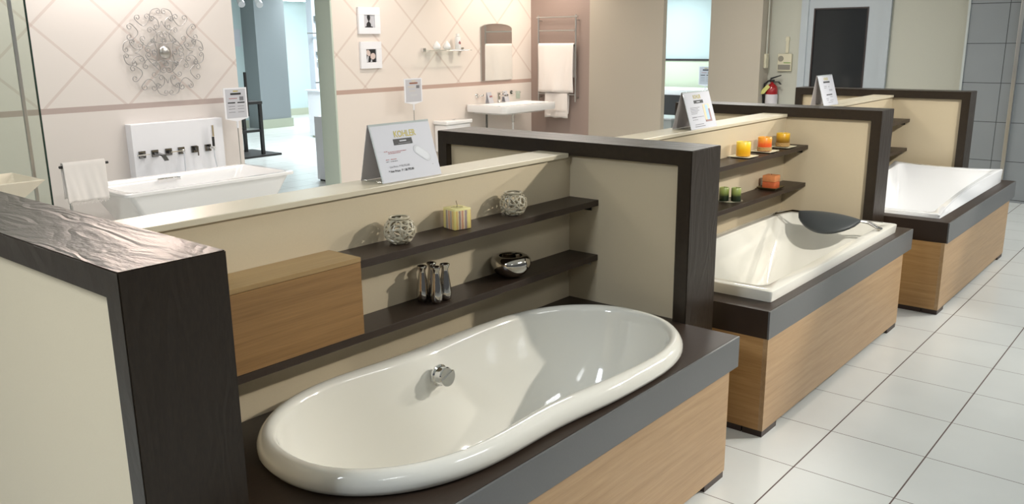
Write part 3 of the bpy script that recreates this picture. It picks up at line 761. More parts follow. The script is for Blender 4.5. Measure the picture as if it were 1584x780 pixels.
round_candle(1.37, .913, WAXY, 'plain yellow round candle, leftmost on the upper shelf', 'cream square plate under the plain yellow candle', False)
round_candle(1.645, .913, WAXO, 'orange and red round candle wrapped in straw rope', 'cream square plate under the orange red candle', True)
round_candle(1.90, .913, WAXB, 'yellow and brown round candle wrapped in straw rope, rightmost on the shelf', 'cream square plate under the yellow brown candle', True)
# terracotta cube candle and tray
x, y, z = 1.76, .910, Z2+.001
t = thing('tray', 'dark metallic square tray under the terracotta cube candle', 'tray', (x, y, z))
rs = [[(x+sx*q, y+sy*q*.86, z+h) for sx, sy in ((-1, -1), (1, -1), (1, 1), (-1, 1))] for q, h in ((.052, 0), (.066, .012), (.068, .016), (.063, .015), (.053, .006), (.02, .006))]
MB().rings(rs).build('tray_body', TRAY, t)
t = thing('cube_candle', 'terracotta cube candle in a dark tray on the lower shelf', 'candle', (x, y, z+.007))
MB().box(x-.038, x+.038, y-.038, y+.038, z+.007, z+.045, .004).build('lower_block', WAXR, t, smooth=40)
MB().box(x-.0385, x+.0385, y-.0385, y+.0385, z+.0455, z+.083, .004).build('upper_block', WAXR2, t, smooth=40)
MB().tube([(x, y, z+.083), (x, y, z+.09)], .001, 6).build('wick', DARK, t)
# green candles on a glass dish
x, y = 1.235, .910
tag(MB().lathe([(.02, 0), (.05, .003), (.066, .009), (.067, .011), (.05, .006), (.001, .004)], (x, y, z), 30).build('glass_dish', CLEAR, None, smooth=60, base=(x, y, z)), 'clear beaded glass dish under the green candles', 'dish')
for dx, dy, lb in ((-.014, .031, 'green and black round candle at the left on the glass dish'), (.012, -.026, 'green and black round candle at the right on the glass dish')):
    t = thing('green_candle', lb, 'candle', (x+dx, y+dy, z+.0075), 'green candles on the glass dish')
    MB().lathe([(.025, 0), (.026, .002), (.026, .068), (.0235, .072), (.021, .069), (.001, .067)], (x+dx, y+dy, z+.0075), 28).build('wax_body', WAXG, t, smooth=40)
    MB().tube([(x+dx, y+dy, z+.0745), (x+dx, y+dy, z+.084)], .001, 6).build('wick', DARK, t)

# ================================================================== BACK SHOWROOM, LEFT
# iron medallion
cx, cz, yy = .885, 1.548, WY-.035
t = thing('wall_medallion', 'large round pewter scrollwork medallion on the diamond patterned wall', 'wall ornament', (cx, WY, cz))
mb = MB()
def curl(c, r, a0, turns, sgn, n=16):
    return [(c[0]+r*(1-.72*k/n)*math.cos(a0+sgn*turns*2*PI*k/n), c[1]+r*(1-.72*k/n)*math.sin(a0+sgn*turns*2*PI*k/n)) for k in range(n+1)]
def cscroll(p, q, r, side, bow):
    # C shaped wire from p to q, bowed to one side, ending in a curl at both ends
    P, Q = Vector(p), Vector(q); d_ = (Q-P); nrm_ = Vector((-d_.y, d_.x)).normalized()*side
    pts = []; n = 18
    for k in range(n+1):
        u = k/n; pts.append(P+d_*u+nrm_*bow*math.sin(PI*u))
    def endcurl(E, T, sg):
        inward = Vector((-T.y, T.x))*sg; c = E+inward*r; a0 = math.atan2(-inward.y, -inward.x)
        return [Vector(v) for v in curl((c.x, c.y), r, a0, 1.15, sg)][1:]
    T0 = (pts[0]-pts[1]).normalized(); T1 = (pts[-1]-pts[-2]).normalized()
    a = endcurl(pts[0], T0, side); b = endcurl(pts[-1], T1, -side)
    return a[::-1]+pts+b
def wire(pts, rot, rr=.003):
    c, s = math.cos(rot), math.sin(rot)
    mb.tube([(cx+x*c-z*s, yy, cz+x*s+z*c) for x, z in pts], rr, 5)
def mirror(pts): return [(-p[0], p[1]) for p in pts]
R_ = .0036
for k in range(4):
    a = k*PI/2
    for f in (lambda v: v, mirror):
        wire(f(cscroll((.014, .070), (.038, .170), .027, -1, .078)), a, R_)
        wire(f(cscroll((.030, .215), (.078, .300), .026, 1, .020)), a, R_)
        wire(f(cscroll((.030, .365), (.105, .290), .024, 1, .026)), a, R_)
        wire(f([(.002, .262), (.010, .235), (.034, .205), (.060, .190), (.085, .185)]), a, R_*.9)
for k in range(4):
    a = PI/4+k*PI/2
    for f in (lambda v: v, mirror):
        wire(f(cscroll((.016, .115), (.075, .215), .026, -1, .030)), a, R_*.9)
        wire(f(cscroll((.026, .355), (.125, .275), .028, -1, .055)), a, R_)
mb.build('scrollwork', IRON, t)
MB().sphere((cx, yy-.004, cz), .055, (1, .42, 1), 28, 16).build('boss', BOSS, t, smooth=80)
MB().tube([(cx, yy, cz), (cx, WY-.001, cz)], .006, 8).build('mounting_pin', IRON, t)

# white fittings board
bx0, bx1, by = .475, 1.335, 6.0
tag(MB().box(bx0, bx1, by, WY-.001, 0, .958, .003).build('fittings_board', BOARDW, None, base=((bx0+bx1)/2, 6.05, 0)), 'tall white glossy board holding the tap fittings behind the trapezoid bathtub', 'display board')
def plateb(t, x, z, s=.030, th=.012, m=DCHROME): MB().box(x-s, x+s, by-.002-th, by, z-s, z+s, .002, 1).build('wall_plate', m, t)
for x, lb, lx in ((.545, 'chrome lever tap at the left end of the white board', -.01), (.785, 'chrome lever tap right of the spout on the white board', .05)):
    t = thing('lever_tap', lb, 'tap', (x, by, .70), 'square chrome fittings on the white board')
    plateb(t, x, .70); MB().box(x-.014, x+.014, by-.05, by-.0145, .688, .712, .002, 1).build('valve_body', DCHROME, t)
    MB().box(x-.055+lx, x+.055+lx, by-.060, by-.0505, .698, .708, .002, 1).build('lever', CHROME, t)
t = thing('bath_spout', 'chrome waterfall spout projecting from the white board', 'tap', (.66, by, .70))
plateb(t, .66, .70)
MB().poly([(.642, by-.0145, .712), (.642, by-.15, .700), (.642, by-.20, .655), (.642, by-.19, .650), (.642, by-.145, .690), (.642, by-.0145, .690)], (.036, 0, 0)).build('spout', DCHROME, t)
t = thing('hose_outlet', 'chrome hose outlet with a hanging white hose on the white board', 'shower fitting', (.905, by, .70))
plateb(t, .905, .70); MB().lathe([(.014, 0), (.014, -.03), (.008, -.034)], (.905, by-.0145, .70), 16, axis='Y').build('outlet_nut', CHROME, t, smooth=40)
HOSE = plain('white_hose', srgb(214, 218, 226), .35, bump=.5, bscale=900)
MB().tube([(.905, by-.05, .692), (.902, by-.055, .64), (.898, by-.06, .55), (.893, by-.06, .42), (.89, by-.06, .30)], .006, 8).build('hose', HOSE, t, smooth=60)
t = thing('diverter_tap', 'chrome diverter with short downward lever on the white board', 'tap', (1.03, by, .70))
plateb(t, 1.03, .70); MB().box(1.02, 1.045, by-.055, by-.0145, .69, .72, .002, 1).build('valve_body', DCHROME, t); MB().box(1.030, 1.042, by-.062, by-.0555, .645, .73, .002, 1).build('lever', DCHROME, t)
t = thing('shower_holder', 'chrome square bracket holding the hand shower on the white board', 'shower fitting', (1.165, by, .70))
plateb(t, 1.165, .70); MB().box(1.165, 1.20, by-.05, by-.0145, .69, .712, .002, 1).build('arm', CHROME, t); MB().lathe([(.012, 0), (.016, .012), (.016, .022)], (1.19, by-.064, .690), 16).build('cradle', CHROME, t, smooth=40)
t = thing('hand_shower', 'slim stick hand shower with black grip standing upright on the white board', 'hand shower', (1.19, by-.064, .713))
MB().box(1.181, 1.199, by-.073, by-.055, .714, .80, .003).build('grip', BLACK, t)
MB().box(1.180, 1.200, by-.074, by-.054, .80, .905, .003).build('wand', CHROME, t)
MB().tube([(1.19, by-.064, .688), (1.19, by-.066, .62), (1.205, by-.068, .52), (1.215, by-.07, .38)], .006, 8).build('hose', HOSE, t, smooth=60)

# freestanding tapered bathtub
X0, X1, Y0, Y1, zr = -.165, 1.295, 4.875, 5.63, .572
t = thing('trapezoid_bathtub', 'white freestanding bathtub with flared sides before the diamond patterned wall', 'bathtub', ((X0+X1)/2, (Y0+Y1)/2, 0))
def rr_ring(ix0, ix1, iy, r, z): return [(x, y, z) for x, y in rrect(X0+ix0, X1-ix1, Y0+iy, Y1-iy, r, 6)]
rs = [rr_ring(.36, .36, .15, .04, 0), rr_ring(.35, .35, .145, .04, .01), rr_ring(.045, .045, .03, .04, zr-.032), rr_ring(.04, .04, .028, .04, zr-.028), rr_ring(.002, .002, .002, .045, zr-.026), rr_ring(0, 0, 0, .045, zr-.018), rr_ring(.001, .001, .001, .045, zr-.006), rr_ring(.008, .008, .008, .045, zr),
      rr_ring(.055, .055, .05, .045, zr), rr_ring(.062, .062, .056, .045, zr-.006), rr_ring(.10, .10, .07, .05, zr-.06), rr_ring(.28, .28, .13, .06, zr-.34), rr_ring(.34, .34, .17, .08, zr-.40), rr_ring(.5, .5, .27, .06, zr-.41)]
MB().rings(rs).build('tub_shell', PORCW, t, smooth=35)
MB().box(.42, .62, Y1-.105, Y1-.085, zr-.05, zr-.018, .006).build('overflow_plate', CHROME, t, smooth=40)

# towel on a free-standing rail
def cloth_over(name, mat, par, x0, x1, yc, ztop, zf, zb, r=.018, wav=.006, axis='X', seed=1, fringe=False):
    """cloth draped over a bar that runs along axis"""
    rnd = random.Random(seed); ph = [rnd.uniform(0, 6) for _ in range(4)]
    nu, prof = 40, []
    for k in range(15): prof.append((-r, zf+(ztop-r-zf)*k/14, 1-k/14))
    for k in range(1, 8): a = PI-PI*k/8; prof.append((r*math.cos(a), ztop-r+r*math.sin(a), 0))
    for k in range(15): prof.append((r, ztop-r+(zb-ztop+r)*k/14, k/14))
    mb = MB(); V = []
    for d_, z, f in prof:
        row = []
        for i in range(nu+1):
            u = i/nu; x = x0+(x1-x0)*u
            s = wav*f*(math.sin(u*9+ph[0])+.6*math.sin(u*17+ph[1]+z*3))+.002*math.sin(u*31+z*20+ph[2])*f
            dd = d_+(s if d_ < 0 else -s)*1.0 - (.006*f if d_ < 0 else -.006*f)
            zz = z+(.004*math.sin(u*13+ph[3]) if f > .98 else 0)
            x += .01*f*math.sin(z*9+ph[1])*(u-.5)
            row.append(mb.bm.verts.new((x, yc+dd, zz) if axis == 'X' else (yc+dd, x, zz)))
        V.append(row)
    for a, b in zip(V, V[1:]):
        for i in range(nu): mb.bm.faces.new((a[i], a[i+1], b[i+1], b[i]))
    o = mb.build(name, mat, par, smooth=80)
    m = o.modifiers.new('t', 'SOLIDIFY'); m.thickness = .006; m.offset = 0
    return o
ty = 4.7
t = thing('towel_stand', 'slim dark towel rail on a post beside the trapezoid bathtub', 'towel stand', (-.62, ty, 0))
MB().tube([(-.665, ty, .842), (-.345, ty, .842)], .009, 10).build('rail', BLACK, t, smooth=60)
MB().tube([(-.62, ty, .012), (-.62, ty, .833)], .010, 10).build('post', STEEL, t, smooth=60)
MB().lathe([(.11, 0), (.11, .008), (.10, .012), (.001, .013)], (-.62, ty, 0), 28).build('base_disc', STEEL, t, smooth=40)
t = thing('hand_towel', 'white terry hand towel hanging over the towel rail beside the bathtub', 'towel', (-.5, ty, .6))
cloth_over('towel_cloth', TOWEL, t, -.648, -.372, ty, .868, .605, .63, r=.018, wav=.004, seed=5)
mb = MB()
for k in range(26): mb.box(-.645+k*.0104, -.642+k*.0104, ty-.030, ty-.027, .588+.004*math.sin(k*2.1), .604)
mb.build('fringe', TOWEL, t)

# glass screen with chrome channel
t = thing('glass_screen', 'clear glass shower screen with a chrome post at the far left', 'glass screen', (-1.4, 4.9, 0))
MB().box(-2.6, -.66, 4.895, 4.905, .02, 2.5).build('pane', PANE, t)
MB().box(-.660, -.652, 4.893, 4.907, .02, 2.5).build('dark_edge', plain('glass_edge', (.02, .05, .04, 1), .2), t)
MB().box(-.765, -.742, 4.875, 4.893, 0, 2.5, .003).build('post', STEEL, t)
# vessel basin behind near partition
bxx, byy = -1.07, 4.42
t = thing('vessel_basin', 'cream square vessel basin with pointed rim peeking over the nearest partition', 'basin', (bxx-.12, byy, .70))
def sq(h, z): return [(bxx-.12+a*h, byy+b*h, z) for a, b in ((-1, -1), (1, -1), (1, 1), (-1, 1))]
MB().rings([sq(.10, .70), sq(.23, .845), sq(.232, .85), sq(.222, .852), sq(.09, .715)]).build('bowl', plain('cream_ceramic', srgb(238, 226, 205), .15, coat=.4), t)
t = thing('basin_pedestal', 'white square pedestal hidden below the cream vessel basin', 'pedestal', (bxx-.12, byy, 0))
MB().box(bxx-.24, bxx, byy-.12, byy+.12, 0, .68, .004).build('column', BOARDW, t); MB().box(bxx-.25, bxx+.01, byy-.13, byy+.13, .68, .699, .002).build('top', BOARDW, t)

# sign plates on thin stands
def stand_sign(x, y, z0, z1, w, label, dark, face='Y'):
    t = thing('stand_sign', label, 'sign', (x, y, 0), None)
    hw = w/2
    T = (lambda a, b, z: (x+a, y+b, z)) if face == 'Y' else (lambda a, b, z: (x+b, y-a, z))
    mb = MB(); mb.poly([T(-hw, -.004, z0+.012), T(-.012, -.004, z0-.012), T(.012, -.004, z0-.012), T(hw, -.004, z0+.012), T(hw, -.004, z1), T(-hw, -.004, z1)], Vector(T(0, .008, 0))-Vector(T(0, 0, 0)))
    mb.build('card_holder', BOARDW, t)
    def bar(u0, u1, v0, v1, m, nm, d=.0055):
        a = -hw+w*u0; b = -hw+w*u1; c0 = z0+(z1-z0)*v0; c1 = z0+(z1-z0)*v1
        MB().poly([T(a, -.0045, c0), T(b, -.0045, c0), T(b, -.0045, c1), T(a, -.0045, c1)], Vector(T(0, -(d-.0045), 0))-Vector(T(0, 0, 0))).build(nm, m, t)
    bar(.06, .94, .06, .96, PAPER, 'card', .0050)
    bar(.28, .74, .78, .84, dark, 'black_bar', .0062); bar(.40, .62, .88, .91, GOLD if dark is INK else PICY, 'printed_line', .0062)
    bar(.2, .56, .66, .68, INKR if dark is INK else PICY, 'printed_line', .0062); bar(.66, .84, .60, .72, INKG, 'printed_picture', .0062)
    if dark is INK:
        bar(.14, .46, .52, .555, INK, 'black_bar', .0062); bar(.56, .88, .52, .555, INK, 'black_bar', .0062)
        for v in (.42, .34, .24): bar(.16, .44, v, v+.012, INKG, 'printed_line', .0062); bar(.56, .84, v, v+.012, INKG, 'printed_line', .0062)
    else:
        bar(.3, .7, .28, .38, TUBPIC, 'printed_picture', .0062); bar(.25, .6, .5, .51, PICY, 'printed_line', .0062)
    MB().box(*sorted((T(-.010, 0, 0)[0], T(.010, 0, 0)[0])), *sorted((T(0, -.006, 0)[1], T(0, .006, 0)[1])), z0-.07, z0-.012) if 0 else None
    MB().tube([(x, y, z0-.075), (x, y, z0-.012)], .010, 8).build('clamp', BOARDW, t)
    MB().tube([(x, y, .012), (x, y, z0-.075)], .0045, 8).build('pole', STEEL, t, smooth=60)
    MB().lathe([(.11, 0), (.11, .006), (.02, .012), (.001, .012)], (x, y, 0), 24).build('base_disc', STEEL, t, smooth=40)
stand_sign(1.43, 5.90, .935, 1.225, .235, 'white info card on a thin pole at the right of the white fittings board', INK)
stand_sign(3.62, 5.86, .955, 1.225, .265, 'white info card on a thin pole casting a shadow on the diamond patterned wall', plain('bar_brown', srgb(150, 100, 80), .6))
stand_sign(12.6, 6.98, .72, 1.09, .30, 'small white info card on a pole in the room beyond the column', INK, 'X')

# ================================================================== BACK SHOWROOM, RIGHT
def frame(x0, x1, z0, z1, label, kind):
    t = thing('picture_frame', label, 'picture', ((x0+x1)/2, WY, z0), 'square white framed pictures')
    fw = .075; y0 = WY-.028
    mb = MB(); mb.box(x0, x1, y0, WY-.001, z1-.078, z1, .002); mb.box(x0, x1, y0, WY-.001, z0, z0+.065, .002); mb.box(x0, x0+fw, y0, WY-.001, z0+.065, z1-.078); mb.box(x1-fw, x1, y0, WY-.001, z0+.065, z1-.078)
    mb.build('mount', BOARDW, t)
    a, b, c, d_ = x0+fw, x1-fw, z0+.065, z1-.078
    MB().box(a, b, WY-.014, WY-.010, c, d_).build('print', PAPER if kind == 1 else INK, t)
    yb_ = WY-.0145
    def blob(pts, m):
        MB().poly([(a+(b-a)*u, yb_, c+(d_-c)*v) for u, v in pts], (0, -.001, 0)).build('print_shape', m, t)
    if kind == 1:
        blob([(.15, .02), (.85, .02), (.85, .08), (.68, .12), (.68, .30), (.58, .42), (.52, .50), (.60, .62), (.64, .78), (.60, .98), (.38, .98), (.34, .78), (.40, .62), (.47, .50), (.38, .42), (.28, .30), (.28, .12), (.15, .08)], INK)
    else:
        def ell(cx_, cz_, rx, rz, an):
            return [(cx_+rx*math.cos(q)*math.cos(an)-rz*math.sin(q)*math.sin(an), cz_+rx*math.cos(q)*math.sin(an)+rz*math.sin(q)*math.cos(an)) for q in [2*PI*k/20 for k in range(20)]]
        pk = plain('print_pink', srgb(214, 196, 190), .6)
        blob(ell(.27, .72, .19, .25, .5), pk); yb_ -= .0015
        blob(ell(.70, .46, .26, .24, .6), pk); yb_ -= .0015
        blob([(.02, .02), (.20, .02), (.27, .45), (.14, .5)], PAPER); blob([(.42, .02), (.60, .02), (.60, .18), (.5, .24)], PAPER)
frame(3.075, 3.375, 1.700, 1.975, 'square white frame with a dark vase shape print, upper of two', 1)
frame(3.085, 3.375, 1.340, 1.620, 'square white frame with pale ovals on black, lower of two', 2)
# glass shelf
t = thing('glass_shelf', 'narrow glass shelf on chrome brackets holding white jars', 'shelf', (4.33, 6.03, 1.495))
MB().box(4.0, 4.66, 5.965, 6.085, 1.515, 1.521, .002, 1).build('glass_board', CLEAR, t)
for x in (4.01, 4.64):
    MB().box(x-.022, x+.022, 6.055, WY-.001, 1.50, 1.545, .004).build('bracket', CHROME, t)
MB().tube([(3.985, 5.968, 1.512), (4.70, 5.968, 1.512)], .005, 8).build('front_rail', CHROME, t, smooth=50)
def jar(x, lb):
    t = thing('teardrop_jar', lb, 'jar', (x, 6.02, 1.524), 'white teardrop jars on the glass shelf')
    MB().lathe([(.025, 0), (.042, .012), (.047, .03), (.038, .055), (.02, .078), (.009, .092), (.001, .098)], (x, 6.02, 1.524), 24).build('jar_body', PORCW, t, smooth=70)
jar(4.17, 'white teardrop jar, leftmost on the glass shelf'); jar(4.335, 'white teardrop jar between the other jar and the bottle')
t = thing('lotion_bottle', 'white bottle with red print on the glass shelf', 'bottle', (4.52, 6.02, 1.524))
MB().lathe([(.034, 0), (.036, .004), (.036, .13), (.030, .142), (.012, .148)], (4.52, 6.02, 1.524), 24).build('bottle_body', PORCW, t, smooth=40)
MB().lathe([(.022, .1485), (.022, .172), (.018, .178), (.001, .179)], (4.52, 6.02, 1.524), 20).build('cap', PORCW, t, smooth=40)
MB().poly([(4.52+.0372*math.sin(a), 6.02-.0372*math.cos(a), 1.524+z) for a, z in ((-.6, .07), (-.1, .055), (.3, .06), (.55, .085), (.2, .08), (-.2, .1))], (0, -.001, 0)).build('red_print', INKR, t)
# mirror
t = thing('wall_mirror', 'frameless mirror with a gently arched top above the wall basin', 'mirror', (5.29, WY, 1.13))
pts = [(5.0, 1.13), (5.59, 1.13), (5.59, 1.77)]+[(5.29+.295*math.cos(a), 1.77+.055*math.sin(a)) for a in [PI*k/12 for k in range(1, 12)]]+[(5.0, 1.77)]
MB().poly([(x, WY-.016, z) for x, z in pts], (0, .015, 0)).build('backing', STEEL, t)
MB().poly([(5.295+(x-5.295)*.985, WY-.0175, 1.46+(z-1.46)*.985) for x, z in pts], (0, .001, 0)).build('mirror_glass', MIRROR, t)
# wall basin
t = thing('wall_basin', 'wide white rectangular wall hung basin under the mirror', 'basin', (5.2, 5.8, .745))
bx0, bx1, by0, by1, zt_ = 4.70, 5.72, 5.46, WY-.002, .865
def br(i, r, z, fy=0): return [(x, y, z) for x, y in rrect(bx0+i, bx1-i, by0+i, by1-(i if fy else 0), r, 6)]
rs = [br(.14, .1, .745), br(.09, .1, .757), br(.06, .10, .775), br(.004, .06, .778), br(0, .06, .784), br(0, .06, zt_-.006), br(.004, .06, zt_)]
inn = lambda i, r, z: [(x, y, z) for x, y in rrect(bx0+.05+i, bx1-.05-i, by0+.05+i, by1-.17-i, r, 6)]
rs += [inn(0, .06, zt_), inn(.012, .06, zt_-.012), inn(.05, .07, zt_-.06), inn(.14, .05, zt_-.07)]
MB().rings(rs).build('basin_body', PORCW, t, smooth=35)
MB().tube([(5.28, 5.82, .744), (5.28, 5.82, .62)], [.02, .02], 12).build('trap', CHROME, t, smooth=40)
MB().tube([(5.28, 5.82, .62), (5.28, 5.82, .50), (5.28, 5.9, .46), (5.28, WY-.001, .46)], .013, 10).build('waste_pipe', PORCW, t, smooth=60)
MB().tube([(5.02, 6.03, .74), (5.02, 6.03, .35)], .013, 8).build('supply_pipe', DCHROME, t, smooth=60)
t = thing('basin_tap', 'chrome single lever tap standing on the wall basin', 'tap', (5.22, 6.0, zt_))
MB().lathe([(.026, .001), (.026, .006), (.023, .009), (.023, .115), (.001, .116)], (5.22, 6.0, zt_), 20).build('body', CHROME, t, smooth=40)
MB().box(5.205, 5.235, 5.87, 5.985, zt_+.075, zt_+.098, .004).build('spout', CHROME, t); MB().box(5.207, 5.233, 5.90, 6.02, zt_+.117, zt_+.130, .003).build('lever', CHROME, t)
def card(x, y, label, bar):
    t = thing('price_card', label, 'card', (x, y, zt_), 'small price cards on the wall basin')
    a = .045
    mb = MB(); mb.poly([(x-a, y-.02, zt_+.001), (x+a, y-.02, zt_+.001), (x+a*.8-.012, y+.012, zt_+.135), (x-a*1.2-.0, y+.012, zt_+.135)], (0, .002, 0)); mb.build('front_leaf', PAPER, t)
    mb = MB(); mb.poly([(x-a, y+.045, zt_+.001), (x+a, y+.045, zt_+.001), (x+a*.8-.012, y+.016, zt_+.134), (x-a*1.2, y+.016, zt_+.134)], (0, .002, 0)); mb.build('back_leaf', PAPER, t)
    MB().box(x-.02, x+.025, y-.009, y-.0065, zt_+.075, zt_+.092).build('printed_bar', bar, t)
card(5.04, 5.98, 'small white price card left of the basin tap', INKR); card(5.36, 5.99, 'small white price card with black bar right of the basin tap', INK)
for x, lb in ((4.92, 'chrome robe hook on the wall left of the basin cards'),):
    t = thing('robe_hook', lb, 'hook', (x, WY, .96))
    MB().lathe([(.028, -.001), (.028, -.010), (.02, -.016), (.001, -.017)], (x, WY, .96), 20, axis='Y').build('rosette', CHROME, t, smooth=40)
    MB().tube([(x, WY-.017, .96), (x, WY-.06, .96), (x+.06, WY-.06, .965)], .011, 8).build('arm', CHROME, t, smooth=50)
t = thing('tumbler_holder', 'chrome ring holding a glass tumbler right of the basin tap', 'tumbler holder', (5.62, WY, .95))
MB().lathe([(.024, -.001), (.024, -.010), (.001, -.012)], (5.58, WY, .97), 20, axis='Y').build('rosette', DCHROME, t, smooth=40)
MB().tube([(5.58, WY-.012, .97), (5.60, WY-.055, .97)], .008, 8).build('arm', CHROME, t)
MB().tube([(5.63+.036*math.cos(2*PI*k/20), WY-.075+.036*math.sin(2*PI*k/20), .97) for k in range(21)], .004, 6).build('ring', CHROME, t)
tag(MB().lathe([(.024, 0), (.027, .003), (.032, .10), (.030, .10), (.025, .006), (.001, .006)], (5.63, WY-.075, .885), 24).build('glass_tumbler', CLEAR, None, smooth=50, base=(5.63, WY-.075, .885)), 'clear glass tumbler held in a chrome ring by the basin', 'tumbler')
# toilet
t = thing('toilet', 'white toilet with cistern, its lid just showing over the dark partition', 'toilet', (4.37, 5.75, 0))
MB().box(4.16, 4.58, 5.89, WY-.003, .34, .665, .02, 3).build('cistern', PORCW, t, smooth=40)
MB().box(4.145, 4.595, 5.875, WY-.002, .667, .712, .012, 3).build('cistern_lid', PORCW, t, smooth=40)
MB().lathe([(.02, 0), (.02, .006), (.001, .007)], (4.37, 5.98, .712), 16).build('flush_button', CHROME, t)
rs = []
for z, sx, sy2, dy in ((0, .12, .22, .02), (.15, .11, .22, .02), (.28, .16, .27, 0), (.38, .185, .30, -.02), (.395, .18, .295, -.02)):
    rs.append([(4.37+sx*math.cos(2*PI*k/28), 5.60+dy+sy2*math.sin(2*PI*k/28), z) for k in range(28)])
MB().rings(rs).build('bowl', PORCW, t, smooth=50)
MB().rings([[(4.37+.185*q*math.cos(2*PI*k/28), 5.58+.30*q*math.sin(2*PI*k/28), z) for k in range(28)] for q, z in ((.98, .397), (1, .403), (1, .425), (.95, .43))]).build('seat_lid', PORCW, t, smooth=50)
# towel radiator on the rose wall
RX = 5.93
t = thing('towel_rack', 'chrome ladder towel rack on the dusty rose wall', 'towel rack', (RX, 5.62, .85))
for y in (5.33, 5.92): MB().tube([(RX, y, .85), (RX, y, 1.925)], .011, 10).build('upright', STEEL, t, smooth=60)
for z in (1.90, 1.735, 1.55, .943): MB().tube([(RX, 5.342 if z < 1.8 else 5.30, z), (RX, 5.908 if z < 1.8 else 5.95, z)], .010, 10).build('rung', STEEL, t, smooth=60)
for y in (5.33, 5.92):
    for z in (1.86, .9): MB().tube([(RX+.012, y, z), (5.999, y, z)], .008, 8).build('wall_fixing', STEEL, t, smooth=60)
t = thing('bath_towel', 'wide white bath towel draped over the ladder rack', 'towel', (RX, 5.62, .97))
cloth_over('towel_cloth', TOWEL, t, 5.345, 5.905, RX, 1.577, .965, 1.15, r=.030, wav=.013, axis='Y', seed=2)
t = thing('hand_towel', 'narrow white towel with a ribbed hem hanging below the wide bath towel', 'towel', (RX, 5.62, .65))
cloth_over('towel_cloth', TOWEL, t, 5.44, 5.80, RX-.0, .9635, .645, .70, r=.017, wav=.009, axis='Y', seed=8)
mb = MB()
for z in (.668, .682, .735, .749): mb.box(RX-.040, RX-.036, 5.445, 5.795, z, z+.005)
mb.build('hem_ribs', TOWEL, t)

# ================================================================== CORRIDOR
t = thing('console_table', 'tall black open frame table standing in the blue corridor', 'table', (4.1, 10.0, 0))
MB().box(3.62, 4.30, 9.75, 10.25, .76, .80, .003).build('table_top', DARK, t)
for x, y in ((3.65, 9.78), (4.27, 9.78), (4.27, 10.22), (3.65, 10.22)): MB().box(x-.022, x+.022, y-.022, y+.022, .03, .76).build('leg', DARK, t)
MB().box(3.68, 4.24, 9.76, 9.80, .36, .395).build('stretcher', DARK, t); MB().box(3.68, 4.24, 10.20, 10.24, .36, .395).build('stretcher', DARK, t)
MB().box(3.55, 4.52, 9.68, 10.45, 0, .03, .003).build('base_board', DARK, t)
MB().box(4.02, 4.05, 9.72, 9.749, .60, 1.22).build('back_post', DARK, t)
t = thing('vanity_cabinet', 'white vanity cabinet with an outlined door in the corridor', 'cabinet', (6.5, 11.2, 0))
MB().box(6.30, 7.1, 11.0, 11.349, .03, .80, .004).build('body', BOARDW, t); MB().box(6.26, 7.12, 10.97, 11.349, .801, .825, .003).build('top', BOARDW, t)
mb = MB(); mb.box(6.34, 6.36, 10.994, 10.999, .1, .74); mb.box(6.36, 7.05, 10.994, 10.999, .72, .74); mb.box(6.36, 7.05, 10.994, 10.999, .1, .12); mb.build('door_outline', plain('brass_line', srgb(150, 140, 90), .4), t)
MB().box(6.32, 7.08, 11.02, 11.3, 0, .03).build('plinth', SKIRT, t)
t = thing('basin_tap', 'small chrome tap on the corridor vanity cabinet', 'tap', (6.5, 11.2, .825))
MB().box(6.47, 6.52, 11.18, 11.22, .826, .99, .004).build('body', STEEL, t); MB().box(6.38, 6.52, 11.185, 11.215, .93, .955, .004).build('spout', STEEL, t)
t = thing('shower_mixer', 'chrome shower mixer with looped hose on the white corridor panel', 'shower fitting', (6.6, 11.34, 1.38))
MB().box(6.52, 6.62, 11.29, 11.349, 1.40, 1.47, .006).build('mixer_body', STEEL, t)
MB().tube([(6.56, 11.30, 1.41), (6.50, 11.28, 1.30), (6.50, 11.28, 1.20), (6.55, 11.28, 1.17), (6.60, 11.28, 1.25), (6.60, 11.29, 1.40)], .009, 8).build('hose', STEEL, t, smooth=60)
t = thing('wall_shower', 'chrome shower set with arm and curved hose high on the white corridor panel', 'shower', (6.5, 11.3, 1.78))
MB().box(6.30, 6.62, 11.2, 11.25, 1.765, 1.785, .004).build('shower_arm', STEEL, t); MB().box(6.58, 6.66, 11.25, 11.349, 1.75, 1.80, .004).build('fixing', STEEL, t)
MB().box(6.52, 6.66, 11.28, 11.349, 1.97, 2.07, .008).build('shower_head', STEEL, t)
MB().tube([(6.54, 11.3, 1.97), (6.60, 11.3, 1.90), (6.64, 11.3, 1.84), (6.64, 11.3, 1.80)], .009, 8).build('hose', STEEL, t, smooth=60)
t = thing('display_cabinet', 'low white cabinet behind the wall opening, nearest in the corridor', 'cabinet', (3.5, 7.1, 0))
MB().box(3.31, 3.9, 6.95, 7.25, .02, .77, .004).build('body', BOARDW, t); MB().box(3.33, 3.88, 6.97, 7.23, 0, .02).build('plinth', DARK, t)
for x, y, z, lb in ((3.58, 9.0, 2.15, 'small white track spotlight, left of the two in the corridor'), (3.85, 9.0, 2.15, 'small white track spotlight, right of the two in the corridor')):
    t = thing('track_spotlight', lb, 'spotlight', (x, y, z), 'white track spotlights in the corridor')
    MB().tube([(x, y, z+.03), (x, y, CH)], .012, 8).build('drop_rod', BOARDW, t)
    MB().tube([(x-.03, y-.08, z-.045), (x+.02, y+.06, z+.045)], [.045, .04], 14).build('lamp_can', BOARDW, t, smooth=40)
t = thing('ceiling_lamp', 'bright fluorescent tube fitting high at the corridor end', 'ceiling light', (8.9, 15.1, 2.50))
MB().box(8.4, 9.4, 15.05, 15.2, 2.54, 2.58, .004).build('housing', BOARDW, t)
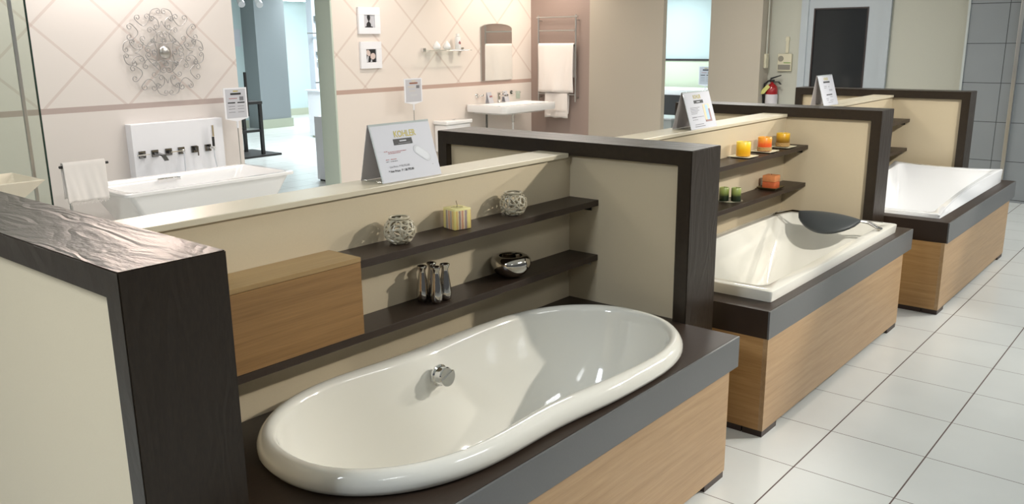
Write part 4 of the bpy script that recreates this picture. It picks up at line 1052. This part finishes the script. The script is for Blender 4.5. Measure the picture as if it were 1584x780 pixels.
MB().tube([(8.42, 15.12, 2.522), (9.38, 15.12, 2.522)], .016, 10).build('tube', emit_mat('tube_glow', (.8, .95, 1, 1), 8), t)
for x in (8.5, 9.3): MB().tube([(x, 15.12, 2.58), (x, 15.12, CH)], .005, 6).build('suspension_wire', STEEL, t)
tag(MB().box(6.40, 6.60, 13.725, 13.749, 1.56, 1.88).build('notice_sheet', PAPER, None), 'two part white notice pinned on the corridor wall', 'notice')

# far room through the gap
t = thing('built_in_bathtub', 'pale bathtub on a dark base in the room beyond the column', 'bathtub', (13.1, 7.9, 0))
MB().box(12.75, 13.75, 6.7, 9.2, 0, .50).build('base', DARK, t)
def fr(i, r, z): return [(x, y, z) for x, y in rrect(12.8+i, 13.7-i, 6.8+i, 9.1-i, r, 5)]
MB().rings([fr(0, .05, .501), fr(0, .05, .60), fr(.06, .1, .61), fr(.14, .2, .45), fr(.2, .2, .35)], True, True).build('tub_shell', PORCW, t, smooth=35)
t = thing('display_plinth', 'small white block plinth between the price card and the beige wall', 'plinth', (7.4, 4.75, 0))
MB().box(7.2, 7.7, 4.66, 5.1, 0, .56, .004).build('block', plain('plinth_paint', srgb(205, 212, 212), .4), t)
MB().box(7.19, 7.71, 4.65, 5.11, .561, .58, .002).build('top', BOARDW, t)

# end wall fittings
ex, ey, ez = 6.615, 3.03, .74
t = thing('fire_extinguisher', 'red fire extinguisher with black lever beside the grey door', 'fire extinguisher', (ex, ey, ez))
MB().lathe([(.06, 0), (.068, .01), (.068, .30), (.058, .335), (.03, .36), (.018, .37), (.018, .385)], (ex, ey, ez), 28).build('cylinder', RED, t, smooth=50)
MB().lathe([(.0685, .08), (.069, .085), (.069, .24), (.0685, .245)], (ex, ey, ez), 28, False, False).build('label_band', plain('label_paper', srgb(206, 202, 206), .5), t, smooth=50)
MB().box(ex-.02, ex+.02, ey-.025, ey+.03, ez+.385, ez+.41, .004).build('valve', BLACK, t)
MB().poly([(ex-.012, ey+.02, ez+.41), (ex-.012, ey-.10, ez+.455), (ex-.012, ey-.10, ez+.465), (ex-.012, ey+.02, ez+.43)], (.024, 0, 0)).build('lever', BLACK, t)
MB().poly([(ex-.012, ey+.02, ez+.392), (ex-.012, ey-.08, ez+.39), (ex-.012, ey-.11, ez+.36), (ex-.012, ey-.10, ez+.355), (ex-.012, ey-.075, ez+.38), (ex-.012, ey+.02, ez+.380)], (.024, 0, 0)).build('carry_handle', BLACK, t)
MB().tube([(ex-.02, ey+.03, ez+.40), (ex-.03, ey+.075, ez+.36), (ex-.03, ey+.090, ez+.26), (ex-.02, ey+.088, ez+.08)], .011, 10).build('hose', BLACK, t, smooth=60)
MB().poly([(ex-.075, ey+.02, ez+.36), (ex-.075, ey+.085, ez+.30), (ex-.075, ey+.10, ez+.245), (ex-.075, ey+.06, ez+.25), (ex-.075, ey-.01, ez+.33)], (.002, 0, 0)).build('paper_tag', plain('tag_yellow', srgb(200, 196, 120), .6), t)
MB().box(6.684, 6.699, ey-.03, ey+.03, ez+.18, ez+.30).build('wall_bracket', STEEL, t)
t = thing('intercom_unit', 'beige wall intercom with round speaker beside the grey door', 'intercom', (6.69, 2.92, 1.24))
MB().box(6.665, 6.699, 2.84, 3.005, 1.245, 1.44, .006).build('housing', BEIGE, t)
MB().lathe([(.032, -.001), (.032, -.004), (.001, -.005)], (6.665, 2.965, 1.385), 20, axis='X').build('speaker', plain('speaker_grey', srgb(140, 136, 122), .6), t)
MB().box(6.661, 6.664, 2.85, 2.995, 1.262, 1.318).build('button_row', plain('button_grey', srgb(130, 126, 116), .6), t)
MB().box(6.661, 6.664, 2.85, 2.93, 1.335, 1.345).build('green_line', plain('green_line', srgb(130, 160, 90), .6), t)
t = thing('conduit_cover', 'short beige cable cover above the wall intercom', 'cable cover', (6.69, 2.905, 1.45))
MB().box(6.685, 6.699, 2.89, 2.925, 1.447, 1.63, .003).build('channel', BEIGE, t); MB().box(6.680, 6.699, 2.885, 2.93, 1.58, 1.62, .003).build('clip', BEIGE, t)
t = thing('switch_box', 'small beige switch box with a thin conduit on the column side', 'switch box', (6.6, 3.10, 1.3))
MB().box(6.56, 6.63, 3.095, 3.124, 1.28, 1.44, .004).build('box', BEIGE, t); MB().tube([(6.595, 3.11, 1.44), (6.595, 3.11, CH)], .010, 8).build('conduit', WALLGREY, t, smooth=50)
